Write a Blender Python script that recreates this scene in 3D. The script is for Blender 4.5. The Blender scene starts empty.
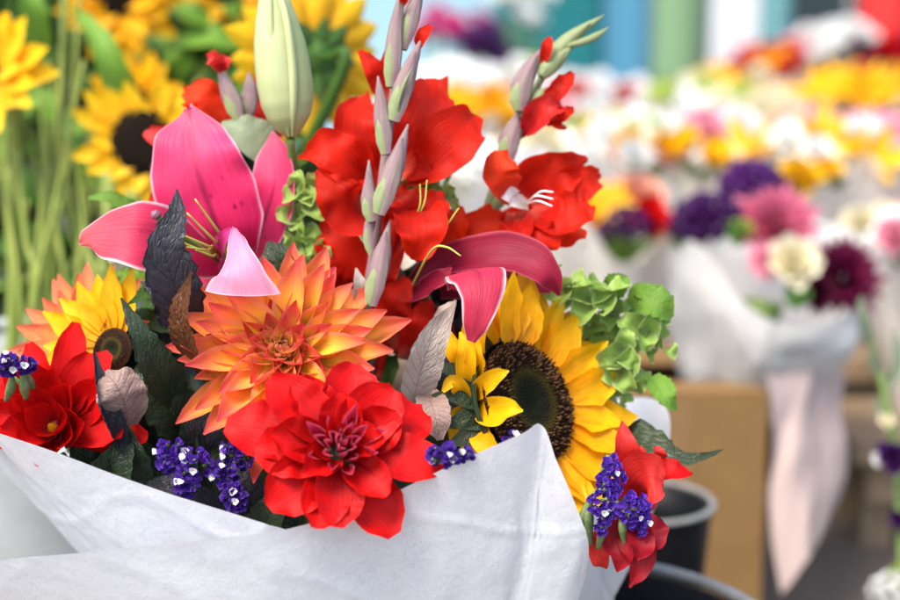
import bpy, math, random
from mathutils import Vector, Matrix, noise
R = random.Random(11)
rad = math.radians
scene = bpy.context.scene
COL = scene.collection

# ------------------------------------------------------------------ camera frame
CAM = Vector((0, 0, 0.85)); PITCH = rad(10)
FW = Vector((0, math.cos(PITCH), -math.sin(PITCH)))
UP = Vector((0, math.sin(PITCH), math.cos(PITCH)))
RT = Vector((1, 0, 0))
FPX = 1500.0
def W(px, py, d):
    return CAM + FW*d + RT*((px-450)/FPX*d) + UP*((300-py)/FPX*d)
def D(x, y, z):
    return (RT*x + UP*y - FW*z).normalized()
def px(n, d): return n*d/FPX

# ------------------------------------------------------------------ objects
def tag(o, label=None, cat=None, group=None, kind=None):
    if label: o['label'] = label
    if cat: o['category'] = cat
    if group: o['group'] = group
    if kind: o['kind'] = kind
    return o
def thing(name, label, cat, loc=(0,0,0), face=None, spin=0, group=None):
    o = bpy.data.objects.new(name, None); COL.objects.link(o)
    o.empty_display_size = 0.01
    o.location = loc
    if face is not None:
        q = face.to_track_quat('Z', 'Y')
        o.rotation_mode = 'QUATERNION'
        from mathutils import Quaternion
        o.rotation_quaternion = q @ Quaternion((0,0,1), spin)
    return tag(o, label, cat, group)
def root_of(o):
    while o.parent: o = o.parent
    return o
class Geo:
    def __init__(s): s.v=[]; s.f=[]; s.uv=[]; s.mi=[]
    def add(s, v, f, uv=None, mi=0):
        b=len(s.v); s.v += list(v); s.f += [tuple(i+b for i in q) for q in f]
        s.uv += list(uv) if uv else [(0.5,0.5)]*len(v)
        s.mi += [mi]*len(f)
        return s
def mk(name, g, mat, parent=None, world=True, smooth=True, label=None, solid=0):
    me = bpy.data.meshes.new(name)
    vs = g.v
    if parent is not None and world:
        inv = root_of(parent).matrix_basis.inverted()
        vs = [inv @ Vector(p) for p in vs]
    me.from_pydata([tuple(p) for p in vs], [], g.f)
    ul = me.uv_layers.new(name='UVMap')
    flat=[]
    for f in g.f:
        for i in f: flat += g.uv[i]
    ul.data.foreach_set('uv', flat)
    for m in (mat if isinstance(mat,(list,tuple)) else [mat]): me.materials.append(m)
    me.polygons.foreach_set('material_index', g.mi)
    if smooth: me.polygons.foreach_set('use_smooth', [True]*len(g.f))
    me.update()
    o = bpy.data.objects.new(name, me); COL.objects.link(o)
    if parent is not None: o.parent = parent
    if label: o['label'] = label
    if solid:
        md = o.modifiers.new('thick','SOLIDIFY'); md.thickness = solid; md.offset = 0
    return o

def lerp(a,b,t): return a+(b-a)*t
def ip(lst, t):
    n=len(lst)-1
    if n==0: return lst[0]
    x=max(0,min(1,t))*n; i=min(int(x),n-1); u=x-i
    u=u*u*(3-2*u)*0.35+u*0.65
    return lst[i]*(1-u)+lst[i+1]*u
def cat(pts, t):
    n=len(pts)-1
    x=max(0,min(1,t))*n; i=min(int(x),n-1); u=x-i
    p1,p2=pts[i],pts[i+1]
    p0=pts[i-1] if i>0 else p1*2-p2
    p3=pts[i+2] if i+2<=n else p2*2-p1
    return 0.5*((2*p1)+(p2-p0)*u+(2*p0-5*p1+4*p2-p3)*u*u+(3*p1-p0-3*p2+p3)*u**3)

def ribbon(pts, hw, nrm, nu=8, nv=14, cup=0.25, ripple=0.0, rfreq=3, seed=0, ser=0, serk=14, crease=0.0, notch=0, roll=0.0):
    """petal / leaf sheet.  pts world Vectors, hw half widths (m), nrm Vector or list. cup>0 lifts the edges along N."""
    nl = nrm if isinstance(nrm, list) else [nrm]
    V=[];U=[];F=[]
    rr=random.Random(seed); ph=rr.random()*6.28; ph2=rr.random()*6.28
    wmax=max(hw)
    for j in range(nv+1):
        t=j/nv
        c=cat(pts,t); T=(cat(pts,min(1,t+.02))-cat(pts,max(0,t-.02))).normalized()
        N=ip(nl,t).normalized(); B=T.cross(N)
        if B.length<1e-4: B=Vector((1,0,0))
        B.normalize(); N=B.cross(T)
        w=ip(hw,t)
        for i in range(nu+1):
            s=i/nu*2-1
            ww=w
            if ser and abs(s)>.99: ww=w*(1-ser*((t*serk)%1.0))
            e=abs(s)
            off=cup*w*s*s + crease*w*e
            if roll: off += roll*w*max(0,e-.6)**2*6
            off += ripple*wmax*(e**1.5)*(math.sin(t*rfreq*6.28+ph+(1.7 if s>0 else 0))*.7+math.sin(t*rfreq*11.3+ph2+s*2)*.45)*min(1,t*2.2)
            nn=noise.noise(c*40+Vector((s*1.3,seed*.37,0)))
            off += wmax*.06*nn
            p=c+B*(ww*s)+N*off
            if notch and j==nv: p = p - T*notch*wmax*(1-e)*.5
            V.append(p); U.append((i/nu,t))
    for j in range(nv):
        for i in range(nu):
            a=j*(nu+1)+i
            F.append((a,a+1,a+nu+2,a+nu+1))
    return V,F,U
def tube(pts, rads, seg=8, nv=None, cap=True, flat=1.0, ridge=0, rk=3):
    nv = nv or max(6,len(pts)*5)
    V=[];F=[];U=[]
    ref=None
    for j in range(nv+1):
        t=j/nv; c=cat(pts,t); T=(cat(pts,min(1,t+.02))-cat(pts,max(0,t-.02))).normalized()
        if ref is None:
            ref=Vector((1,0,0)) if abs(T.x)<.8 else Vector((0,0,1))
        A=(ref-T*ref.dot(T)).normalized(); ref=A; B=T.cross(A)
        r=ip(rads,t)
        for i in range(seg):
            a=i/seg*math.tau
            q=r*(1+ridge*math.cos(rk*a))
            V.append(c+A*math.cos(a)*q+B*math.sin(a)*q*flat); U.append((i/seg,t))
    for j in range(nv):
        for i in range(seg):
            F.append((j*seg+i,j*seg+(i+1)%seg,(j+1)*seg+(i+1)%seg,(j+1)*seg+i))
    if cap:
        F.append(tuple(range(seg-1,-1,-1))); F.append(tuple(nv*seg+i for i in range(seg)))
    return V,F,U
def lathe(prof, seg=40, center=Vector((0,0,0))):
    V=[];F=[];U=[]
    n=len(prof)
    for j,(r,z) in enumerate(prof):
        for i in range(seg):
            a=i/seg*math.tau
            V.append(center+Vector((r*math.cos(a),r*math.sin(a),z))); U.append((i/seg,j/(n-1)))
    for j in range(n-1):
        for i in range(seg):
            F.append((j*seg+i,j*seg+(i+1)%seg,(j+1)*seg+(i+1)%seg,(j+1)*seg+i))
    return V,F,U
def box(lo, hi):
    x0,y0,z0=lo; x1,y1,z1=hi
    v=[Vector(p) for p in ((x0,y0,z0),(x1,y0,z0),(x1,y1,z0),(x0,y1,z0),(x0,y0,z1),(x1,y0,z1),(x1,y1,z1),(x0,y1,z1))]
    f=[(3,2,1,0),(4,5,6,7),(0,1,5,4),(1,2,6,5),(2,3,7,6),(3,0,4,7)]
    return v,f,[(0,0),(1,0),(1,0),(0,0),(0,1),(1,1),(1,1),(0,1)]
def P(lst): return [W(*p) for p in lst]
def petal(parent, name, pts, hws, mat, n=(0,0,1), label=None, **k):
    d=sum(p[2] for p in pts)/len(pts)
    nn=[D(*q) for q in n] if isinstance(n,list) else D(*n)
    kw=dict(nu=12,nv=22,seed=len(bpy.data.objects)); kw.update(k)
    g=Geo().add(*ribbon(P(pts),[px(h,d) for h in hws],nn,**kw))
    return mk(name,g,mat,parent,label=label)
def stalk(parent, name, pts, rpx, mat, label=None, **k):
    d=pts[0][2]
    g=Geo().add(*tube(P(pts),[px(r,d) for r in (rpx if isinstance(rpx,list) else [rpx])],**k))
    return mk(name,g,mat,parent,label=label)

# ------------------------------------------------------------------ materials
class NT:
    def __init__(s,name):
        s.m=bpy.data.materials.new(name); s.m.use_nodes=True; s.t=s.m.node_tree; s.t.nodes.clear()
        s.out=s.n('ShaderNodeOutputMaterial')
    def n(s,t,**k):
        o=s.t.nodes.new(t)
        for a,b in k.items(): setattr(o,a,b)
        return o
    def l(s,a,b): s.t.links.new(a,b)
    def put(s,sock,v):
        if hasattr(v,'is_output') or isinstance(v,bpy.types.NodeSocket): s.l(v,sock)
        else: sock.default_value=v
    def math(s,op,a,b=None,c=None,clamp=False):
        o=s.n('ShaderNodeMath',operation=op); o.use_clamp=clamp
        s.put(o.inputs[0],a)
        if b is not None: s.put(o.inputs[1],b)
        if c is not None: s.put(o.inputs[2],c)
        return o.outputs[0]
    def mix(s,f,a,b,bt='MIX'):
        o=s.n('ShaderNodeMix',data_type='RGBA',blend_type=bt); s.put(o.inputs[0],f)
        s.put(o.inputs[6], a if not isinstance(a,tuple) else (*a,1)); s.put(o.inputs[7], b if not isinstance(b,tuple) else (*b,1))
        return o.outputs[2]
    def noise(s,vec,scale,detail=3,rough=.55):
        o=s.n('ShaderNodeTexNoise'); o.inputs['Scale'].default_value=scale; o.inputs['Detail'].default_value=detail; o.inputs['Roughness'].default_value=rough
        if vec is not None: s.l(vec,o.inputs['Vector'])
        return o.outputs['Fac']
    def mr(s,v,a,b,c,d,smooth=False):
        o=s.n('ShaderNodeMapRange'); 
        if smooth: o.interpolation_type='SMOOTHSTEP'
        s.put(o.inputs[0],v)
        for i,x in enumerate((a,b,c,d)): o.inputs[i+1].default_value=x
        return o.outputs[0]
    def ramp(s,f,stops):
        o=s.n('ShaderNodeValToRGB'); e=o.color_ramp.elements
        while len(e)<len(stops): e.new(.5)
        for x,(p,c) in zip(e,stops): x.position=p; x.color=(*c,1)
        s.put(o.inputs[0],f); return o.outputs[0]
    def comb(s,x,y,z=0.0):
        o=s.n('ShaderNodeCombineXYZ')
        for i,v in enumerate((x,y,z)): s.put(o.inputs[i],v)
        return o.outputs[0]
    def uv(s):
        tc=s.n('ShaderNodeTexCoord'); sp=s.n('ShaderNodeSeparateXYZ'); s.l(tc.outputs['UV'],sp.inputs[0])
        s.tc=tc; s.u,s.v=sp.outputs[0],sp.outputs[1]; return s.u,s.v
    def rnd(s): return s.n('ShaderNodeObjectInfo').outputs['Random']
    def bsdf(s,col,rough=.5,spec=.4,transl=0,bump=None,bstr=.3,bdist=.001,metal=0,sheen=0,tcol=None):
        p=s.n('ShaderNodeBsdfPrincipled'); s.put(p.inputs['Base Color'],col if not isinstance(col,tuple) else (*col,1))
        s.put(p.inputs['Roughness'],rough); p.inputs['Specular IOR Level'].default_value=spec; p.inputs['Metallic'].default_value=metal
        if sheen: p.inputs['Sheen Weight'].default_value=sheen
        if bump is not None:
            b=s.n('ShaderNodeBump'); b.inputs['Strength'].default_value=bstr; b.inputs['Distance'].default_value=bdist
            s.l(bump,b.inputs['Height']); s.l(b.outputs[0],p.inputs['Normal'])
        sh=p.outputs[0]
        if transl:
            tr=s.n('ShaderNodeBsdfTranslucent'); c=tcol if tcol is not None else col
            s.put(tr.inputs[0],c if not isinstance(c,tuple) else (*c,1))
            mx=s.n('ShaderNodeMixShader'); mx.inputs[0].default_value=transl; s.l(sh,mx.inputs[1]); s.l(tr.outputs[0],mx.inputs[2]); sh=mx.outputs[0]
        s.l(sh,s.out.inputs[0]); return s.m

def petal_mat(name, stops, edge=None, streak=.16, spots=None, rough=.5, transl=.35, bstr=.35, mid=None, spec=.3, jit=.1, sfreq=22):
    t=NT(name); u,v=t.uv(); r=t.rnd()
    off=t.math('MULTIPLY',r,37.0)
    st=t.noise(t.comb(t.math('MULTIPLY',u,sfreq),t.math('MULTIPLY',v,2.2),off),1.0,4,.6)
    bl=t.noise(t.comb(t.math('MULTIPLY',u,2.5),t.math('MULTIPLY',v,3.0),off),1.0,3,.5)
    vv=t.math('ADD',v,t.math('MULTIPLY',t.math('SUBTRACT',st,.5),.28))
    vv=t.math('ADD',vv,t.math('MULTIPLY',t.math('SUBTRACT',r,.5),.12))
    col=t.ramp(vv,stops)
    e=t.math('MULTIPLY',t.math('ABSOLUTE',t.math('SUBTRACT',u,.5)),2.0)
    if mid: col=t.mix(t.math('MULTIPLY',t.mr(e,0,.11,1,0,True),t.mr(v,.3,.97,mid[1],0)),col,mid[0])
    if edge:
        ee=t.math('ADD',e,t.math('MULTIPLY',t.math('SUBTRACT',bl,.5),.15))
        ee=t.math('MAXIMUM',ee,t.mr(v,.9,1.0,0,1)) if len(edge)>3 and edge[3] else ee
        col=t.mix(t.math('MULTIPLY',t.mr(ee,1-edge[1],1.0,0,1,True),edge[2]),col,edge[0])
    k=t.math('ADD',t.math('MULTIPLY',t.math('SUBTRACT',st,.5),streak*2.6),1.0)
    k=t.math('MULTIPLY',k,t.math('ADD',t.math('MULTIPLY',t.math('SUBTRACT',bl,.5),.8),1.0))
    k=t.math('MULTIPLY',k,t.math('ADD',t.math('MULTIPLY',t.math('SUBTRACT',r,.5),jit*2),1.0))
    col=t.mix(1.0,col,t.comb(k,k,k),'MULTIPLY')
    if spots:
        vo=t.n('ShaderNodeTexVoronoi'); vo.inputs['Scale'].default_value=1.0
        t.l(t.comb(t.math('MULTIPLY',u,spots[1]),t.math('MULTIPLY',v,spots[1]*1.3),off),vo.inputs['Vector'])
        f=t.mr(vo.outputs['Distance'],.15,.24,1,0)
        f=t.math('MULTIPLY',f,t.math('GREATER_THAN',t.n('ShaderNodeSeparateColor').outputs[0] if False else t.noise(t.comb(u,v,off),7.0,1),.36))
        f=t.math('MULTIPLY',f,t.mr(v,.35,.7,.85,0)); f=t.math('MULTIPLY',f,t.mr(e,.55,.8,1,0))
        col=t.mix(f,col,spots[0])
    return t.bsdf(col,rough,spec,transl,st,bstr,.0016)
def leaf_mat(name, c1, c2, vein, rough=.5, transl=.2, bstr=.8, vk=9.0, back=None, spec=.35, vs=.5):
    t=NT(name); u,v=t.uv(); r=t.rnd()
    e=t.math('MULTIPLY',t.math('ABSOLUTE',t.math('SUBTRACT',u,.5)),2.0)
    ph=t.math('SUBTRACT',v,t.math('MULTIPLY',e,.22))
    nz=t.noise(t.comb(t.math('MULTIPLY',u,6.0),t.math('MULTIPLY',v,9.0),t.math('MULTIPLY',r,31.0)),1.0,4)
    ph=t.math('ADD',ph,t.math('MULTIPLY',nz,.03))
    sw=t.math('ABSOLUTE',t.math('SINE',t.math('MULTIPLY',ph,vk*3.1416)))
    vn=t.math('MAXIMUM',t.mr(sw,0,.22,1,0,True),t.mr(e,0,.06,1,0,True))
    col=t.mix(nz,c1,c2)
    col=t.mix(t.math('MULTIPLY',vn,vs),col,vein)
    k=t.math('ADD',t.math('MULTIPLY',t.math('SUBTRACT',r,.5),.35),1.0)
    col=t.mix(1.0,col,t.comb(k,k,k),'MULTIPLY')
    if back:
        gm=t.n('ShaderNodeNewGeometry'); col=t.mix(gm.outputs['Backfacing'],col,back)
    vor=t.n('ShaderNodeTexVoronoi',feature='DISTANCE_TO_EDGE'); vor.inputs['Scale'].default_value=1.0
    t.l(t.comb(t.math('MULTIPLY',u,9.0),t.math('ADD',t.math('MULTIPLY',ph,17.0),nz),t.math('MULTIPLY',r,31.0)),vor.inputs['Vector'])
    h=t.math('SUBTRACT',t.math('ADD',t.math('MULTIPLY',sw,.45),t.math('ADD',nz,t.mr(vor.outputs['Distance'],0,.25,0,.8,True))),t.math('MULTIPLY',vn,.6))
    return t.bsdf(col,rough,spec,transl,h,bstr,.0012)
def plain_mat(name,c1,c2,scale=60,rough=.5,bstr=.2,spec=.4,transl=0,metal=0,bd=.001):
    t=NT(name); t.uv(); nz=t.noise(t.tc.outputs['Object'],scale,5)
    col=t.mix(t.mr(nz,.3,.7,0,1),c1,c2)
    return t.bsdf(col,t.mr(nz,.2,.8,rough-.08,rough+.08),spec,transl,nz,bstr,bd,metal)
def stripe_mat(name,c1,c2,freq=14,rough=.5,transl=.1,bstr=.4,tip=None):
    t=NT(name); u,v=t.uv()
    st=t.noise(t.comb(t.math('MULTIPLY',u,freq),t.math('MULTIPLY',v,1.2),t.math('MULTIPLY',t.rnd(),20.0)),1.0,4)
    bl=t.noise(t.comb(t.math('MULTIPLY',u,3.0),t.math('MULTIPLY',v,4.0),t.rnd()),1.0,3)
    col=t.mix(t.mr(t.math('ADD',t.math('MULTIPLY',st,.5),t.math('MULTIPLY',bl,.5)),.35,.65,0,1),c1,c2)
    if tip: col=t.mix(t.mr(v,tip[1],tip[2],0,1,True),col,tip[0])
    return t.bsdf(col,rough,.3,transl,st,bstr,.001)

M={}
M['orange']=petal_mat('orange_dahlia_petal',[(0,(.84,.58,.03)),(.42,(.88,.54,.035)),(.63,(.88,.35,.05)),(.84,(.82,.16,.075)),(1,(.74,.07,.08))],edge=((.84,.26,.2),.35,.6),streak=.14,transl=.35)
M['orange_in']=petal_mat('orange_dahlia_inner',[(0,(.84,.62,.04)),(.40,(.88,.46,.04)),(.64,(.80,.15,.07)),(1,(.68,.03,.06))],edge=((.82,.22,.2),.3,.6),streak=.14)
M['orange_eye']=petal_mat('orange_dahlia_eye',[(0,(.5,.45,.06)),(.5,(.75,.38,.10)),(1,(.68,.20,.12))],edge=((.74,.3,.2),.3,.5))
M['peach']=petal_mat('peach_petal',[(0,(.82,.5,.05)),(.45,(.82,.33,.07)),(1,(.78,.17,.09))],edge=((.8,.25,.16),.4,.6))
M['red']=petal_mat('red_dahlia_petal',[(0,(.20,.0015,.003)),(.4,(.44,.002,.003)),(1,(.60,.0045,.004))],streak=.15,transl=.25,rough=.5,spec=.18,edge=((.62,.010,.008),.1,.4),bstr=.35)
M['red_in']=petal_mat('red_dahlia_inner',[(0,(.30,.003,.025)),(.5,(.50,.015,.06)),(1,(.68,.09,.17))],edge=((.74,.22,.30),.35,.7),streak=.2)
M['red_small']=petal_mat('coral_red_petal',[(0,(.36,.005,.008)),(.5,(.55,.018,.014)),(1,(.60,.035,.028))],streak=.22)
M['glad']=petal_mat('gladiolus_petal',[(0,(.8,.16,.1)),(.2,(.50,.010,.004)),(1,(.70,.020,.004))],streak=.14,transl=.46,rough=.5,spec=.2,bstr=.55,sfreq=20,edge=((.68,.025,.008),.12,.5))
M['glad_o']=petal_mat('gladiolus_petal_orange',[(0,(.7,.05,.02)),(.5,(.68,.028,.004)),(1,(.76,.05,.006))],streak=.14,spec=.2,transl=.4,bstr=.5,sfreq=16)
M['sun']=petal_mat('sunflower_petal',[(0,(.80,.30,.003)),(.35,(.86,.42,.003)),(1,(.88,.50,.005))],streak=.06,transl=.35,bstr=.35,sfreq=12,spec=.2)
M['yellow']=petal_mat('yellow_petal',[(0,(.8,.4,.004)),(1,(.87,.56,.01))],streak=.1,transl=.35)
M['lily']=petal_mat('lily_petal',[(0,(.70,.12,.12)),(.2,(.52,.010,.07)),(.55,(.62,.022,.11)),(.82,(.68,.045,.14)),(1,(.72,.09,.17))],edge=((.84,.5,.6),.07,.75,True),streak=.1,spots=((.16,.002,.03),10.0),mid=((.20,.003,.035),1.0),transl=.3,bstr=.5,sfreq=26)
M['lily_coral']=petal_mat('lily_petal_coral',[(0,(.52,.012,.08)),(.4,(.62,.03,.10)),(.8,(.72,.085,.10)),(1,(.76,.15,.14))],edge=((.88,.62,.66),.12,.9,True),streak=.1,spots=((.3,.01,.05),11.0),transl=.3,bstr=.5)
M['lily_back']=petal_mat('lily_petal_back',[(0,(.70,.12,.26)),(.5,(.76,.24,.40)),(1,(.80,.36,.52))],edge=((.88,.66,.74),.15,.9,True),streak=.1,transl=.3)
M['lily_dark']=petal_mat('crimson_lily_petal',[(0,(.14,.003,.016)),(.4,(.21,.005,.025)),(1,(.31,.012,.04))],edge=((.5,.09,.13),.14,.75,True),streak=.18,spots=((.16,.003,.02),16.0),bstr=.5)
M['lily_rose']=petal_mat('rose_lily_petal',[(0,(.58,.035,.085)),(.6,(.56,.03,.08)),(1,(.55,.04,.08))],edge=((.86,.66,.68),.17,.95),streak=.14,mid=((.3,.005,.04),.8),bstr=.6)
M['fil']=plain_mat('stamen_filament',(.36,.42,.06),(.5,.48,.10),80,.45)
M['anther']=plain_mat('anther',(.45,.3,.02),(.55,.35,.05),300,.8)
M['stigma']=plain_mat('stigma',(.16,.06,.1),(.25,.12,.14),400,.5)
M['white_fil']=plain_mat('white_filament',(.8,.7,.7),(.85,.8,.8),80,.45)
M['stem']=stripe_mat('green_stem',(.13,.22,.05),(.22,.32,.09))
M['dstem']=stripe_mat('dark_stem',(.04,.07,.02),(.08,.12,.03))
M['spathe']=stripe_mat('gladiolus_sheath',(.27,.235,.19),(.25,.125,.165),14,.55,.15,.5)
M['spathe_g']=stripe_mat('green_sheath',(.20,.27,.10),(.27,.30,.16),12,.5,.15,.5)
M['lilybud']=stripe_mat('lily_bud_skin',(.34,.41,.16),(.46,.49,.26),9,.45,.1,.5,tip=((.34,.42,.16),.25,0.0))
M['leaf']=leaf_mat('green_leaf',(.03,.10,.012),(.075,.17,.02),(.13,.23,.05))
M['leaf_b']=leaf_mat('bright_leaf',(.10,.24,.02),(.19,.34,.04),(.24,.38,.08),transl=.3,vk=6,bstr=.4,vs=.3)
M['leaf_d']=leaf_mat('dark_plum_leaf',(.018,.02,.026),(.035,.032,.04),(.010,.011,.014),rough=.42,bstr=.55,transl=.05,vk=6)
M['leaf_dg']=leaf_mat('dark_green_leaf',(.012,.025,.012),(.03,.05,.02),(.05,.07,.03),rough=.42,transl=.06,bstr=.45,vk=7)
M['leaf_br']=leaf_mat('bronze_leaf',(.09,.028,.01),(.17,.06,.015),(.05,.015,.008),transl=.15,rough=.45)
M['leaf_dry']=leaf_mat('dry_mauve_leaf',(.30,.22,.17),(.22,.13,.12),(.14,.05,.06),transl=.1,rough=.5,bstr=.4)
M['leaf_grey']=leaf_mat('grey_leaf',(.42,.38,.31),(.30,.24,.21),(.15,.07,.07),transl=.15,rough=.6,bstr=.4)
M['leaf_sage']=leaf_mat('sage_leaf',(.16,.22,.13),(.24,.28,.17),(.26,.31,.2),rough=.55,vk=4,bstr=.25,vs=.2)
M['hyd']=petal_mat('green_hydrangea_petal',[(0,(.38,.49,.18)),(.5,(.27,.43,.08)),(1,(.33,.47,.11))],edge=((.5,.58,.27),.2,.7,True),streak=.15,transl=.3,bstr=.5)
M['stat']=petal_mat('statice_purple',[(0,(.08,.03,.18)),(.5,(.10,.025,.38)),(1,(.13,.05,.5))],jit=.3)
M['stat_g']=plain_mat('statice_calyx_green',(.10,.18,.05),(.22,.28,.12),300,.7)
M['white_p']=petal_mat('white_petal',[(0,(.8,.78,.6)),(.4,(.86,.86,.84)),(1,(.88,.88,.87))],streak=.04)
M['pink_p']=petal_mat('pink_petal',[(0,(.6,.1,.2)),(.5,(.76,.24,.34)),(1,(.82,.45,.52))])
M['rose_p']=petal_mat('rose_pink_petal',[(0,(.4,.03,.08)),(.5,(.56,.09,.17)),(1,(.70,.22,.32))])
M['crimson_p']=petal_mat('crimson_petal',[(0,(.2,.002,.008)),(1,(.40,.006,.018))],streak=.2)
M['magenta_p']=petal_mat('magenta_petal',[(0,(.5,.02,.16)),(1,(.68,.05,.26))])
M['maroon_p']=petal_mat('maroon_petal',[(0,(.03,.002,.009)),(.5,(.065,.003,.02)),(1,(.15,.005,.045))],jit=.3)
M['purple_p']=petal_mat('purple_petal',[(0,(.04,.005,.06)),(1,(.10,.018,.16))],jit=.3)
M['salmon_p']=petal_mat('salmon_petal',[(0,(.8,.4,.1)),(.5,(.82,.35,.22)),(1,(.85,.5,.38))])
M['lime_p']=petal_mat('lime_petal',[(0,(.35,.5,.04)),(1,(.5,.62,.08))])
M['cream_p']=petal_mat('cream_petal',[(0,(.8,.72,.4)),(1,(.85,.8,.62))],streak=.06)

def disc_mat():
    t=NT('sunflower_seeds'); u,v=t.uv()
    nz=t.noise(t.tc.outputs['Object'],900,2)
    col=t.ramp(t.math('ADD',v,t.math('MULTIPLY',t.math('SUBTRACT',nz,.5),.16)),[(0,(.008,.010,.005)),(.34,(.012,.012,.005)),(.50,(.05,.036,.006)),(.58,(.018,.008,.003)),(.8,(.012,.005,.0025)),(1,(.035,.012,.003))])
    return t.bsdf(col,.7,.08)
M['disc']=disc_mat()
M['disc_dark']=plain_mat('dark_seed_disc',(.006,.004,.003),(.014,.009,.005),300,.8,.3,.05)
M['seedtip']=plain_mat('sunflower_anther_tip',(.05,.018,.004),(.15,.06,.01),500,.7)

def paper_mat(name,c1,c2,print_=None,transl=.3,bs=.6):
    t=NT(name); u,v=t.uv(); ob=t.tc.outputs['Object']
    big=t.noise(ob,7,4,.6); fine=t.noise(ob,420,3); mid=t.noise(ob,26,5,.6)
    col=t.mix(t.mr(big,.3,.7,0,1),c1,c2)
    col=t.mix(t.mr(mid,.62,.75,0,.1),col,(.62,.63,.66))
    if print_:
        vo=t.n('ShaderNodeTexVoronoi'); vo.inputs['Scale'].default_value=28; t.l(ob,vo.inputs['Vector'])
        col=t.mix(t.mr(vo.outputs['Distance'],.12,.22,.5,0),col,print_)
    fo=t.n('ShaderNodeTexVoronoi',feature='DISTANCE_TO_EDGE'); fo.inputs['Scale'].default_value=9; 
    wv=t.n('ShaderNodeVectorMath',operation='ADD'); t.l(ob,wv.inputs[0]); t.l(t.comb(big,mid,fine),wv.inputs[1]); t.l(wv.outputs[0],fo.inputs['Vector'])
    h=t.math('ADD',t.math('MULTIPLY',fine,.05),t.math('ADD',t.math('MULTIPLY',mid,1.5),t.mr(fo.outputs['Distance'],0,.03,-.25,0,True)))
    return t.bsdf(col,.55,.3,transl,h,bs,.003)
M['paper']=paper_mat('white_kraft_paper',(.87,.875,.88),(.83,.845,.86),transl=.18,bs=.5)
M['paper_far']=paper_mat('warm_lit_wrap_paper',(.90,.865,.80),(.87,.83,.76))  # warmth of the light on the far wraps is put into this colour
M['paper_dim']=paper_mat('dimmed_wrap_paper',(.56,.55,.525),(.50,.495,.475),transl=.25)  # white wrap, its colour greyed to dim the blown-out light on it
M['paper_pink']=paper_mat('pink_wrap_paper',(.62,.48,.44),(.58,.46,.43),print_=(.6,.42,.42))
M['black']=plain_mat('black_plastic',(.005,.0055,.007),(.009,.0095,.011),25,.34,.06,.1)
M['rim']=plain_mat('grey_bucket_rim',(.15,.145,.135),(.24,.235,.22),60,.35,.1,.5)  # grey tone, lighter than the black shell
M['grey']=plain_mat('grey_zinc',(.42,.44,.44),(.5,.52,.52),30,.45,.1,.5,metal=.3)
M['card']=plain_mat('cardboard',(.185,.105,.038),(.215,.125,.047),18,.75,.1,.2)
M['card_d']=plain_mat('cardboard_edge',(.2,.12,.05),(.22,.13,.055),40,.8,.1,.2)
M['wood']=stripe_mat('table_wood',(.22,.15,.09),(.30,.21,.13),6,.65,0)
M['far_stem']=stripe_mat('pale_stem',(.20,.28,.045),(.36,.40,.09),6,.5,.15)
# ------------------------------------------------------------------ flower builders (local space of the thing, Z = facing)
Z=Vector((0,0,1))
GA=math.radians(137.508)
PROF={'dahlia':[.30,.58,.86,1.0,.98,.84,.52,.06],'round':[.34,.7,.95,1.0,.97,.78,.25],'spear':[.4,.8,1,.85,.45,.06],
      'sun':[.45,.8,1.0,.97,.78,.42,.04]}
def rays(root, name, n, rout, rin, e0, e1, hw0, hw1, prof, mats, bend=.15, cup=.45, r0=.008, h=.006, az0=0, skip=None, curl=0., ripple=.05, pw=1.0, nu=6, nv=12, jitter=.12, tipcup=0.0, roll=0):
    """phyllotactic rays from outside (t=0) to the centre (t=1)"""
    made=[]
    for i in range(n):
        t=(i/(n-1)) if n>1 else 0
        az=az0+i*GA+R.uniform(-.08,.08)
        if skip and skip(az,t): continue
        q=t**pw
        L=lerp(rout,rin,q)*R.uniform(1-jitter,1+jitter*.6); el=rad(lerp(e0,e1,q)+R.uniform(-7,7)*(1-.5*t)); hw=lerp(hw0,hw1,q)*R.uniform(.88,1.1)
        out=Vector((math.cos(az),math.sin(az),0)); side=Vector((-out.y,out.x,0))
        base=out*(r0*(1-q*.85))+Z*(h*q)
        b=bend*R.uniform(.4,1.5); sw=R.uniform(-.09,.09)
        pts=[]
        for k in range(6):
            s=k/5
            e=el+b*(s-.3)*2 - curl*max(0,s-.55)*3
            if k==0: p=base
            else: p=pts[-1]+(out*math.cos(e)+Z*math.sin(e)+side*sw)*(L/5)
            pts.append(p)
        nrm=(-out*math.sin(el)+Z*math.cos(el)+side*R.uniform(-.25,.25)).normalized()
        m=mats(t) if callable(mats) else mats
        g=Geo().add(*ribbon(pts,[hw*w for w in PROF[prof]],nrm,nu=nu,nv=nv,cup=cup*R.uniform(.7,1.3),ripple=ripple,seed=R.randint(0,9999),roll=roll))
        made.append(mk(name,g,m,root,world=False))
    return made
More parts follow.
